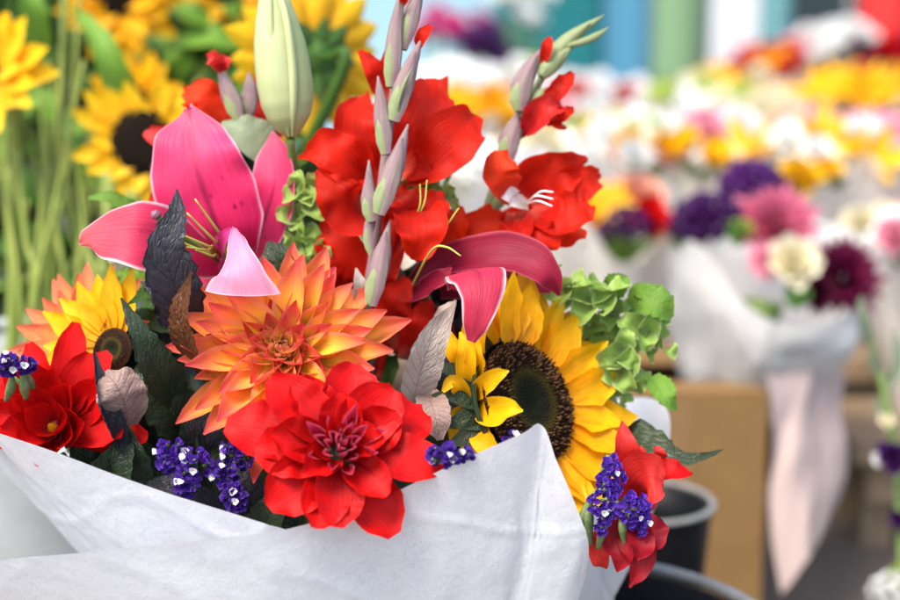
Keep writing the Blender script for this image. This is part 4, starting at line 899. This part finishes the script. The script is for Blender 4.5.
def wrap_geo(cx,cy,z0,z1,r0,r1,seed,lean=(0,0),peaks=3):
    V=[];F=[];U=[];nu=64;nv=16
    for j in range(nv+1):
        b=j/nv
        for i in range(nu+1):
            a=i/nu*math.tau
            top=z1+.045*math.sin(a*peaks+seed)+.03*abs(math.sin(a*1.5+seed*2))+.015*math.sin(a*7+seed*3)
            r=lerp(r0,r1,b**1.25)*(1+.06*math.sin(a*5+seed)*b+.035*math.sin(a*13+seed*2+b*3))
            n=noise.noise(Vector((math.cos(a)*2+seed,math.sin(a)*2,b*3)))*.012
            V.append(Vector((cx+lean[0]*b+(r+n)*math.cos(a),cy+lean[1]*b+(r+n)*math.sin(a),lerp(z0,top,b)))); U.append((i/nu,b))
    for j in range(nv):
        for i in range(nu): 
            a=j*(nu+1)+i; F.append((a,a+1,a+nu+2,a+nu+1))
    return V,F,U
BG='paper-wrapped bouquets on the stands behind'
def bouquet(label,x,y,ztop,r,blooms,paper='paper_far',z0=None,greens=True,seed=None):
    """a wrapped bunch: blooms = [(kind, material, count)]"""
    seed=seed if seed is not None else R.uniform(0,20)
    z0=z0 if z0 is not None else ztop-.34
    t=thing('wrapped_bouquet',label,'bouquet',(x,y,z0),group=BG)
    mk('wrapping_paper',Geo().add(*wrap_geo(x,y,z0,ztop-.03,.04,r,seed)),M[paper],t)
    slots=[]
    blooms=[(a,b,int(math.ceil(c*1.4))) for a,b,c in blooms]; tot=sum(c for _,_,c in blooms)
    for i in range(tot):
        q=math.sqrt((i+.3)/tot)*.92; a=i*GA+seed
        slots.append((q*r*math.cos(a),q*r*math.sin(a),ztop+.055*(1-q*q)+R.uniform(-.02,.025),q))
    R.shuffle(slots); k=0
    for kind,m,c in blooms:
        for _ in range(c):
            ox,oy,z,q=slots[k]; k+=1
            p=Vector((x+ox,y+oy,z)); f=(Vector((ox,oy-.10,.12))).normalized()
            if kind=='cluster': cluster(t,p,.045*R.uniform(.8,1.15),M[m],40)
            else: bloom(t,p,f,kind,R.uniform(.85,1.15),M[m])
    if greens:
        g=Geo()
        for i in range(14):
            a=R.uniform(0,6.28); q=r*R.uniform(.3,1.0); b=Vector((x+q*math.cos(a)*.8,y+q*math.sin(a)*.8,ztop-.04)); o=Vector((math.cos(a),math.sin(a),0))
            g.add(*ribbon([b,b+o*.03+Z*.03,b+o*.06+Z*.05,b+o*.09+Z*.05],[.004,.014,.012,.0006],Z-o*.4,nu=4,nv=6,cup=.2,seed=i))
        mk('foliage',g,M[R.choice(['leaf','leaf_b'])],t)
    return t
# --- the bouquet at the right, on the cardboard box
mb=thing('wrapped_bouquet','bouquet of purple, pink, cream and maroon flowers in white paper above the cardboard box','bouquet',W(760,400,2.2),group=BG)
c=W(764,330,2.22)
V,F,U=[],[],[]
nu,nv=90,26
topl=P([(668,252,2.26),(690,240,2.14),(716,262,2.06),(742,300,2.03),(775,322,2.02),(815,326,2.03),(848,314,2.08),(872,296,2.16),(880,262,2.28),(850,230,2.40),(770,215,2.44),(700,230,2.38),(668,252,2.26)])
bc=W(742,415,2.2)
for j in range(nv+1):
    b=j/nv
    for i in range(nu+1):
        a=i/nu; p0=cat(topl,a); d=Vector((p0.x-bc.x,p0.y-bc.y,0))
        p1=bc+d.normalized()*.055
        p=p0.lerp(p1,b)+d.normalized()*(.035*math.sin(b*3.1))
        p+=d.normalized()*(noise.noise(Vector((a*9,b*3,2)))*.016+noise.noise(Vector((a*31,b*6,7)))*.006)*min(1,b*3+.2)
        V.append(p);U.append((a,b))
for j in range(nv):
    for i in range(nu):
        a=j*(nu+1)+i; F.append((a,a+1,a+nu+2,a+nu+1))
mk('wrapping_paper',Geo().add(V,F,U),M['paper_dim'],mb)
bloom(mb,W(775,228,2.16),D(-.05,.35,.9),'pompon',1.35,M['rose_p'],'large pink chrysanthemum')
bloom(mb,W(842,278,2.13),D(.2,.3,.9),'pompon',1.3,M['maroon_p'],'dark maroon dahlia')
bloom(mb,W(818,296,2.10),D(.1,.1,1),'pompon',.62,M['maroon_p'])
bloom(mb,W(700,226,2.2),D(-.3,.4,.8),'pompon',.8,M['maroon_p'])
cluster(mb,W(708,222,2.17),.046,M['purple_p'],60)
cluster(mb,W(752,185,2.26),.042,M['purple_p'],70,label='dark purple statice')
cluster(mb,W(690,234,2.24),.026,M['maroon_p'],40)
bloom(mb,W(792,264,2.08),D(0,.3,.95),'rose',1.0,M['cream_p'],'cream white rose')
bloom(mb,W(766,262,2.09),D(-.1,.2,.95),'pompon',.6,M['pink_p'])
cluster(mb,W(742,230,2.12),.016,M['lime_p'],30); 
g=Geo()
for pts in ([(798,280,2.07),(797,290,2.065),(798,300,2.06),(800,308,2.065)],[(744,240,2.12),(738,232,2.10),(736,222,2.10)],[(690,250,2.2),(685,240,2.18),(680,228,2.19)]):
    g.add(*ribbon(P(pts),[px(k,2.1) for k in (6,13,13,3)],D(0,.3,1),nu=6,nv=8,cup=.2))
mk('foliage',g,M['leaf'],mb)
mk('stem_bundle',Geo().add(*tube([W(764,300,2.2),bc,bc-Vector((0,0,.07))],[.03,.022,.026],12)),M['stem'],mb)
# cardboard box under it
bx=thing('cardboard_box','plain brown cardboard box on the floor under the purple and pink bouquet','box',(W(690,590,2.12).x,2.2,0))
x0,x1=W(588,480,2.05).x,W(765,480,2.05).x; zt=W(700,391,2.05).z; y0=W(700,480,2.05).y; y1=y0+.30
e=.004
wall=Geo()
for lo,hi in (((x0,y0,0.0),(x1,y0+e,zt)),((x0,y1-e,0.0),(x1,y1,zt)),((x0,y0+e,0.0),(x0+e,y1-e,zt)),((x1-e,y0+e,0.0),(x1,y1-e,zt)),((x0+e,y0+e,.0),(x1-e,y1-e,.004))):
    wall.add(*box(lo,hi))
mk('carton',wall,M['card'],bx,smooth=False)
fl=Geo()
for k,(a,b) in enumerate((((x0+.002,y0-.0005),(x1-.002,y0-.0005)),)):
    a3=Vector((a[0],a[1],zt+.001)); b3=Vector((b[0],b[1],zt+.001)); o=Vector((0,.06,.002))
    fl.add([a3,b3,b3+o,a3+o],[(0,1,2,3)],[(0,0),(1,0),(1,1),(0,1)])
    mk('flap',fl,M['card'],bx,smooth=False,solid=.004); fl=Geo()
    o=Vector((0,.11,.0))
    a3=Vector((x0+.002,y1-.001,zt+.001)); b3=Vector((x1-.002,y1-.001,zt+.001))
    fl.add([a3,b3,b3-o,a3-o],[(0,1,2,3)],[(0,0),(1,0),(1,1),(0,1)])
mk('flap',fl,M['card'],bx,smooth=False,solid=.004)
mk('tape',Geo().add(*box(((x0+x1)/2-.02,y0-.0012,.02),((x0+x1)/2+.02,y0-.0003,zt-.01))),M['card_d'],bx,smooth=False)
# hanging pink sheet
hp=thing('paper_sheet','pale pink printed wrapping paper hanging down beside the cardboard box','wrapping paper',W(800,380,2.1))
V,F,U=[],[],[]
topp=P([(764,372,2.06),(790,350,2.08),(815,345,2.10),(842,372,2.14)]); botp=P([(776,590,2.06),(795,560,2.05),(812,540,2.07),(838,492,2.14)])
for j in range(41):
    for i in range(33):
        a,b=i/32,j/40
        p=cat(topp,a).lerp(cat(botp,a),b)+Vector((0,-.02+.004*math.sin(a*9+b*2)+.006*noise.noise(Vector((a*5,b*5,1))),0))+Vector((.006*math.sin(b*7+a*3),0,0))
        V.append(p);U.append((a,b))
for j in range(40):
    for i in range(32):
        a=j*33+i; F.append((a,a+1,a+34,a+33))
mk('sheet',Geo().add(V,F,U),M['paper_pink'],hp)
# a second wrapped bouquet to its left (red, orange, purple)
def bq(label,pxx,pyy,d,r,blooms,**k):
    p=W(pxx,pyy,d); return bouquet(label,p.x,p.y,p.z,r,blooms,**k)
bq('white-wrapped bouquet of red, orange and purple blooms right behind the leaning gladiolus',608,236,2.55,.13,[('rose','red',3),('rose','salmon_p',3),('cluster','purple_p',2),('daisy','yellow',1)],seed=1.2,z0=.2)
bq('white-wrapped bouquet of pale pink roses at the right edge behind the maroon dahlia',930,250,2.6,.15,[('rose','white_p',4),('rose','pink_p',3),('rose','cream_p',2)],seed=4.2,z0=.2)
# --- rows of bouquets on low benches
ROWS=[
 # px, d, label bits, blooms
 (500,2.95,'white-wrapped bouquet of cream and white roses behind the red bloom of the leaning gladiolus',[('rose','white_p',6),('rose','cream_p',3)]),
 (640,2.95,'white-wrapped bouquet with one big yellow tulip over white roses, right of the leaning gladiolus',[('rose','white_p',6),('tulip','yellow',2)]),
 (712,3.05,'white-wrapped bouquet of white and pink roses behind the purple statice',[('rose','white_p',5),('rose','pink_p',2),('rose','cream_p',2)]),
 (806,2.9,'white-wrapped bouquet of bright yellow lilies above the pink chrysanthemum',[('lilyf','yellow',4),('rose','white_p',4)]),
 (885,3.0,'white-wrapped bouquet of pale pink and white blooms at the right, behind the maroon dahlia',[('rose','white_p',5),('gerbera','pink_p',3)]),
 (430,3.4,'white-wrapped bouquet of orange gerberas hidden behind the tall gladiolus',[('gerbera','sun',5),('rose','white_p',4)]),
 (500,3.5,'bouquet of golden orange sunflowers with dark eyes between the two gladioli',[('daisy','sun',6),('daisy','yellow',2)]),
 (575,3.4,'white-wrapped bouquet of white and salmon blooms behind the half open gladiolus bloom',[('pompon','white_p',4),('gerbera','salmon_p',3)]),
 (650,3.5,'white-wrapped bouquet of white roses and lime green balls in the third row',[('rose','white_p',6),('cluster','lime_p',2)]),
 (735,3.5,'white-wrapped bouquet of white and pale pink roses in the third row',[('rose','white_p',4),('rose','pink_p',4)]),
 (810,3.45,'white-wrapped bouquet of salmon pink lilies in the third row',[('lilyf','salmon_p',5),('rose','white_p',2),('gerbera','pink_p',2)]),
 (885,3.5,'bouquet of pink and coral gerberas in pink paper at the right of the third row',[('gerbera','pink_p',6),('gerbera','salmon_p',3)]),
 (470,4.1,'white-wrapped bouquet of pale yellow roses left of the green gladiolus tip',[('rose','cream_p',6),('rose','white_p',2)]),
 (540,4.2,'white-wrapped bouquet of pink roses beneath the green gladiolus tip',[('rose','pink_p',3),('rose','white_p',5)]),
 (610,4.1,'bouquet of lime green and yellow blooms in the fourth row',[('cluster','lime_p',5),('daisy','yellow',3)]),
 (675,4.2,'white-wrapped bouquet of white lilies in the fourth row',[('lilyf','white_p',6)]),
 (740,4.1,'white-wrapped bouquet of cream chrysanthemums with lime filler in the fourth row',[('pompon','cream_p',4),('rose','white_p',3),('cluster','lime_p',1)]),
 (800,4.2,'bouquet of orange lilies and small yellow daisies in the fourth row',[('lilyf','salmon_p',3),('daisy','sun',4)]),
 (862,4.0,'tall bouquet of yellow and orange lilies at the right of the fourth row',[('lilyf','sun',6),('lilyf','yellow',3)]),
 (920,4.1,'bouquet of red and pink carnations in white paper at the right of the fourth row',[('pompon','red_small',4),('pompon','pink_p',3)]),
 (455,5.0,'white-wrapped bouquet of white daisies in the fifth row behind the tall gladiolus',[('gerbera','white_p',8)]),
 (515,5.1,'pink and lilac bouquet in white paper in the fifth row',[('rose','pink_p',4),('cluster','stat',2),('rose','white_p',2)]),
 (575,5.0,'mixed white and red bouquet in the fifth row below the green gladiolus tip',[('rose','white_p',5),('rose','red_small',3)]),
 (635,5.1,'bouquet of coral red dahlias in the fifth row below the green column',[('pompon','red_small',5),('rose','white_p',3)]),
 (690,5.0,'bouquet of white and pale green blooms in the fifth row below the green column',[('rose','white_p',7),('cluster','lime_p',1)]),
 (745,5.1,'bouquet of pale yellow roses in the fifth row below the dark doorway',[('rose','cream_p',4),('daisy','yellow',3),('rose','white_p',2)]),
 (800,5.0,'bouquet of golden yellow daisies in the fifth row',[('daisy','sun',7)]),
 (855,5.1,'bouquet of white blooms and dark leaves in the fifth row',[('rose','white_p',4),('cluster','maroon_p',2)]),
 (910,5.0,'bouquet of rusty red and white blooms at the right edge of the fifth row',[('pompon','red_small',3),('rose','white_p',4)]),
 (470,6.2,'lilac and white bouquet at the back of the stand',[('rose','white_p',6),('cluster','stat',2)]),
 (530,6.3,'pale green and white bouquet at the back of the stand, below the teal wall',[('cluster','lime_p',2),('rose','white_p',6)]),
 (590,6.2,'blush and white bouquet at the back of the stand, below the blue panel',[('rose','pink_p',2),('rose','white_p',6)]),
 (650,6.3,'wine red and white bouquet at the back of the stand, below the green column',[('pompon','maroon_p',3),('rose','white_p',4)]),
 (705,6.2,'pale yellow bouquet at the back of the stand, below the dark doorway',[('rose','cream_p',4),('daisy','yellow',4)]),
 (762,6.3,'tall bunch of orange red blooms at the back of the stand, below the turquoise column',[('pompon','red_small',6),('gerbera','sun',3)]),
 (818,6.2,'pink and white bouquet at the back of the stand',[('gerbera','pink_p',5),('rose','white_p',3)]),
 (872,6.3,'deep red bunch with dark leaves at the back of the stand on the right',[('pompon','red_small',5),('cluster','maroon_p',3)]),
 (925,6.2,'large red bunch at the back of the stand at the right edge',[('pompon','red',7)]),
]
hz=[0,0]
for i,(x,d,lab,bl) in enumerate(ROWS):
    z=.59+R.uniform(-.05,.05)+(.03 if d>6 else 0)+(.05 if 'tall' in lab or 'big' in lab else 0)
    X=(x-450)/FPX*d; Y=d*math.cos(PITCH)+.0
    bouquet(lab,X,Y,z,.162+R.uniform(-.014,.014),bl,z0=.26 if d>2.7 else .2,seed=i*1.7,paper='paper_pink' if 'pink paper' in lab else 'paper_far')
def find(lab): return next(o for o in bpy.data.objects if o.get('label')==lab)
b_=find(ROWS[1][2]); b_l=b_
bloom(b_,W(618,158,2.86),D(.4,.5,.8),'tulip',1.25,M['yellow'],label='big yellow tulip'); bloom(b_,W(640,150,2.88),D(-.4,.5,.8),'tulip',1.1,M['yellow'])
b_=find(ROWS[3][2]); bloom(b_,W(800,180,2.72),D(0,.6,.8),'rose',1.1,M['yellow']); bloom(b_,W(822,172,2.75),D(.2,.6,.8),'rose',1.0,M['yellow'])
# benches that carry them
def bench(label,x0,x1,y0,y1,h):
    t=thing('display_bench',label,'bench',((x0+x1)/2,(y0+y1)/2,0),group='low wooden display benches')
    mk('bench_top',Geo().add(*box((x0,y0,h-.035),(x1,y1,h))),M['wood'],t,smooth=False)
    mk('apron',Geo().add(*box((x0+.03,y0+.03,h-.11),(x1-.03,y0+.05,h-.036))),M['wood'],t,smooth=False)
    for a in (x0+.06,x1-.06):
        for b in (y0+.09,y1-.06):
            mk('leg',Geo().add(*box((a-.025,b-.025,0),(a+.025,b+.025,h-.036))),M['wood'],t,smooth=False)
bench('low wooden bench carrying the second and third rows of bouquets',-.35,1.6,2.70,3.78,.26)
bench('low wooden bench carrying the back rows of bouquets',-.4,2.9,3.84,6.6,.258)
bench('short low wooden bench carrying the red, orange and purple bouquet',.06,.50,2.40,2.66,.198)
bench('short low wooden bench at the right carrying the pale pink roses',.66,1.25,2.36,2.665,.197)
# ------------------------------------------------------------------ near right: gladiolus-like stem out of focus
rg=thing('flower_spray','out-of-focus green spray with white buds and one purple bloom at the right edge','flower',W(900,620,1.75))
stalk(rg,'stem',[(862,312,1.75),(872,345,1.75),(886,400,1.75),(897,470,1.75),(905,640,1.75)],[2,3.5,4,4,4],M['stem'],seg=8)
for pts,h in (([(872,350,1.75),(866,330,1.74),(862,312,1.735),(861,296,1.74)],[2,6,5,1]),([(880,380,1.75),(874,360,1.74),(872,345,1.735)],[3,7,1]),([(884,395,1.75),(896,370,1.74),(898,350,1.735),(894,330,1.735)],[2,6,5,1]),([(892,430,1.75),(880,412,1.74),(874,395,1.735)],[2,5,1])):
    petal(rg,'leaf',pts,h,M['leaf_sage'],(0,.2,1),nu=6,nv=10)
bloom(rg,W(886,421,1.73),D(-.2,.2,.9),'rose',.25,M['cream_p'],name='bud'); bloom(rg,W(879,460,1.73),D(-.4,.2,.8),'rose',.22,M['white_p'],name='bud')
bloom(rg,W(893,458,1.72),D(-.2,.2,.9),'rose',.50,M['purple_p']); bloom(rg,W(899,520,1.74),D(-.3,.2,.9),'rose',.3,M['purple_p'])
cluster(rg,W(893,592,1.73),.024,M['white_p'],30); cluster(rg,W(900,575,1.74),.012,M['lime_p'],16)
rb_=W(905,640,1.75)
bucket('black bucket at the right edge holding the blurred green spray',Vector((rb_.x+.10,rb_.y,.16)),.10,.16)
# ------------------------------------------------------------------ the hall behind
def struct(name,g,mat,smooth=False):
    o=mk(name,g,mat,None,smooth=smooth); o['kind']='structure'; return o
def floor_mat():
    t=NT('market_floor'); t.uv(); ob=t.tc.outputs['Object']
    a=t.noise(ob,1.6,6,.6); b=t.noise(ob,38,4)
    col=t.mix(t.mr(a,.35,.65,0,1),(.105,.085,.07),(.17,.14,.115)); col=t.mix(t.mr(b,.55,.75,0,.5),col,(.06,.05,.045))
    return t.bsdf(col,t.mr(a,.3,.7,.35,.6),.4,0,b,.15,.002)
S=60
struct('floor',Geo().add([Vector((-S,-S,0)),Vector((S,-S,0)),Vector((S,S*3,0)),Vector((-S,S*3,0))],[(0,1,2,3)]),floor_mat())
def paint(name,c,r=.5): return plain_mat(name,tuple(x*.92 for x in c),c,3,r,.08,.4)
M['teal']=paint('teal_paint',(.004,.14,.155)); M['blue']=paint('blue_paint',(.07,.25,.38)); M['pale']=paint('pale_blue_wall',(.30,.50,.60))
M['gcol']=paint('green_column_paint',(.16,.27,.14)); M['tcol']=paint('turquoise_column_paint',(.17,.38,.39)); M['darkd']=paint('dark_door',(.035,.06,.065)); M['whit']=paint('white_board',(.8,.82,.86)); M['redb']=paint('red_cloth',(.62,.03,.03),.8)
YB=9.4
wl=thing('hall_wall','pale blue painted market wall far behind the flower stands','wall',(2,YB,0))
mk('wall',Geo().add(*box((-9,YB,0),(9,YB+.2,4.2))),M['pale'],wl,smooth=False)
def bxp(x0,x1,d): return (x0-450)/FPX*d,(x1-450)/FPX*d
def panel(name,label,cat_,xa,xb,z0,z1,mat,d=9.3,frame=True):
    a,b=bxp(xa,xb,d)
    t=thing(name,label,cat_,((a+b)/2,d,z0))
    mk('leaf' if 'door' in name else 'board',Geo().add(*box((a,d-.03,z0),(b,d+.03,z1))),mat,t,smooth=False)
    if frame:
        f=Geo(); w=.05
        for lo,hi in (((a-w,d-.045,z0),(a,d+.05,z1+w)),((b,d-.045,z0),(b+w,d+.05,z1+w)),((a,d-.045,z1),(b,d+.05,z1+w))): f.add(*box(lo,hi))
        mk('frame',f,mat,t,smooth=False)
    return t
pt=panel('door','wide teal painted door in the market wall behind the green gladiolus tip','door',500,592,0,2.7,M['teal'])
mk('handle',Geo().add(*tube([Vector((.42,9.2,.95)),Vector((.42,9.18,1.05)),Vector((.42,9.2,1.15))],[.012,.012,.012],8)),M['rim'],pt)
panel('wall_panel','sky blue painted panel beside the teal door','panel',604,632,0,2.7,M['blue'])
pd2=panel('door','dark doorway leaf right of the green column','door',706,762,0,2.6,M['darkd'])
panel('notice_board','tall white board standing in front of the dark doorway','board',716,744,.36,1.12,M['whit'],8.9)
panel('door','dark doorway at the right behind the red cloth','door',790,850,0,2.6,M['darkd'])
mk('leg',Geo().add(*box((1.60,8.9,0),(1.66,8.95,.36))).add(*box((1.70,8.9,0),(1.74,8.95,.36))),M['rim'],bpy.data.objects['notice_board'],smooth=False)
def column(label,xp,d,r,mat):
    x=(xp-450)/FPX*d
    t=thing('column',label,'column',(x,d,0),group='painted iron columns')
    mk('shaft',Geo().add(*lathe([(r*1.02,.30),(r,.6),(r*.94,3.2)],32,Vector((x,d,0)))),mat,t)
    mk('base',Geo().add(*lathe([(r*1.6,0),(r*1.6,.12),(r*1.3,.16),(r*1.25,.25),(r*1.03,.30)],32,Vector((x,d,0)))),mat,t)
    mk('capital',Geo().add(*lathe([(r*.95,3.2),(r*1.3,3.3),(r*1.7,3.5),(r*1.7,3.6),(.001,3.6)],32,Vector((x,d,0)))),mat,t)
column('thick green painted column behind the flower rows',676,7.6,.135,M['gcol'])
column('slimmer turquoise painted column right of the white board',770,8.2,.085,M['tcol'])
# things between the rows and the wall
rc=thing('red_cloth','red cloth draped over a rail at the upper right','cloth',(2.55,7.9,0))
V,F,U=[],[],[]
for j in range(15):
    for i in range(41):
        a,b=i/40,j/14
        V.append(Vector((lerp(2.12,3.1,a),7.9+.05*math.sin(a*26)+.02*math.sin(a*55+b),lerp(1.7,.72+.06*math.sin(a*7),b)))); U.append((a,b))
for j in range(14):
    for i in range(40):
        a=j*41+i; F.append((a,a+1,a+42,a+41))
mk('cloth',Geo().add(V,F,U),M['redb'],rc,solid=.004)
rl=Geo().add(*tube([Vector((2.05,7.95,1.7)),Vector((3.2,7.95,1.7))],[.018,.018],8,2))
for x in (2.08,3.15): rl.add(*tube([Vector((x,7.95,0)),Vector((x,7.95,1.7))],[.018,.018],8,2))
mk('rail',rl,M['rim'],rc)
def tallbunch(label,xp,d,z,mat,r,n=6,kind='rose',kg='bunches standing behind the benches'):
    x=(xp-450)/FPX*d; t=thing('flower_bunch',label,'flower bunch',(x,d,0),group=kg)
    for i in range(n):
        a=i*GA; q=r*math.sqrt((i+.3)/n); p=Vector((x+q*math.cos(a),d+q*math.sin(a),z+R.uniform(-.08,.06)))
        if kind=='cluster': cluster(t,p,.07,M[mat],40)
        else: bloom(t,p,Vector((math.cos(a)*.4,-.5,.7)).normalized(),kind,1.7,M[mat])
    g=Geo()
    for i in range(n): 
        a=i*GA; q=r*math.sqrt((i+.3)/n)
        g.add(*tube([Vector((x+q*math.cos(a),d+q*math.sin(a),z-.05)),Vector((x+q*.3*math.cos(a),d+q*.3*math.sin(a),.35)),Vector((x+q*.3*math.cos(a),d+q*.3*math.sin(a),.03))],[.006,.007,.007],6,6))
    mk('stems',g,M['stem'],t)
    mk('pot',Geo().add(*lathe([(.0001,0),(.10,0),(.14,.34),(.135,.34),(.098,.02),(.0001,.02)],24,Vector((x,d,0)))),M['black'],t)
tallbunch('magenta flower bunch standing far behind, left of the tall gladiolus tip',446,7.2,.90,'magenta_p',.17,9)
tallbunch('deep purple, nearly black flower bunch beside the magenta one',486,7.1,.80,'purple_p',.12,8,'cluster')
tallbunch('white flower bunch in front of the teal door',520,7.3,.99,'white_p',.14,8)
tallbunch('rusty red flower bunch below the turquoise column',756,7.4,.72,'red_small',.18,9)
tallbunch('white flower bunch in front of the right doorway',838,7.3,.82,'white_p',.17,11)
tallbunch('blush pink flower bunch left of the white one at the upper right',806,7.5,.78,'pink_p',.13,7)
tallbunch('dark red flower bunch under the red cloth',880,7.2,.78,'maroon_p',.18,8,'cluster')
tallbunch('red flower bunch at the right end under the red cloth',905,7.0,.74,'red',.16,9)
# ------------------------------------------------------------------ light, camera
SUN_EL,SUN_AZ=rad(56),rad(-140)     # azimuth from +Y towards +X
w=bpy.data.worlds.new('World'); scene.world=w; w.use_nodes=True
nt=w.node_tree; nt.nodes.clear()
sk=nt.nodes.new('ShaderNodeTexSky'); sk.sky_type='NISHITA'; sk.sun_disc=False; sk.sun_elevation=SUN_EL; sk.sun_rotation=SUN_AZ; sk.air_density=1.0; sk.dust_density=2.5; sk.ozone_density=1.0
bgn=nt.nodes.new('ShaderNodeBackground'); bgn.inputs['Strength'].default_value=.11
ow=nt.nodes.new('ShaderNodeOutputWorld'); nt.links.new(sk.outputs[0],bgn.inputs[0]); nt.links.new(bgn.outputs[0],ow.inputs[0])
sl=bpy.data.lights.new('sun','SUN'); sl.energy=1.5; sl.angle=rad(28); sl.color=(1,.91,.79)
so=bpy.data.objects.new('sun',sl); COL.objects.link(so)
dirn=Vector((math.sin(SUN_AZ)*math.cos(SUN_EL),math.cos(SUN_AZ)*math.cos(SUN_EL),math.sin(SUN_EL)))
so.rotation_mode='QUATERNION'; so.rotation_quaternion=dirn.to_track_quat('Z','Y'); so.location=dirn*20
cd=bpy.data.cameras.new('camera'); cd.sensor_width=36; cd.lens=36*FPX/900; cd.clip_start=.02; cd.clip_end=500
cd.dof.use_dof=True; cd.dof.focus_distance=.96; cd.dof.aperture_fstop=3.4
co=bpy.data.objects.new('camera',cd); COL.objects.link(co); co.location=CAM; co.rotation_euler=(math.pi/2-PITCH,0,0)
scene.camera=co
scene.view_settings.view_transform='Standard'; scene.view_settings.look='None'; scene.view_settings.gamma=1; scene.view_settings.exposure=1.82
try:
    scene.cycles.use_denoising=True; scene.cycles.max_bounces=8; scene.cycles.diffuse_bounces=4; scene.cycles.transmission_bounces=4
    scene.cycles.sample_clamp_indirect=6
except Exception: pass
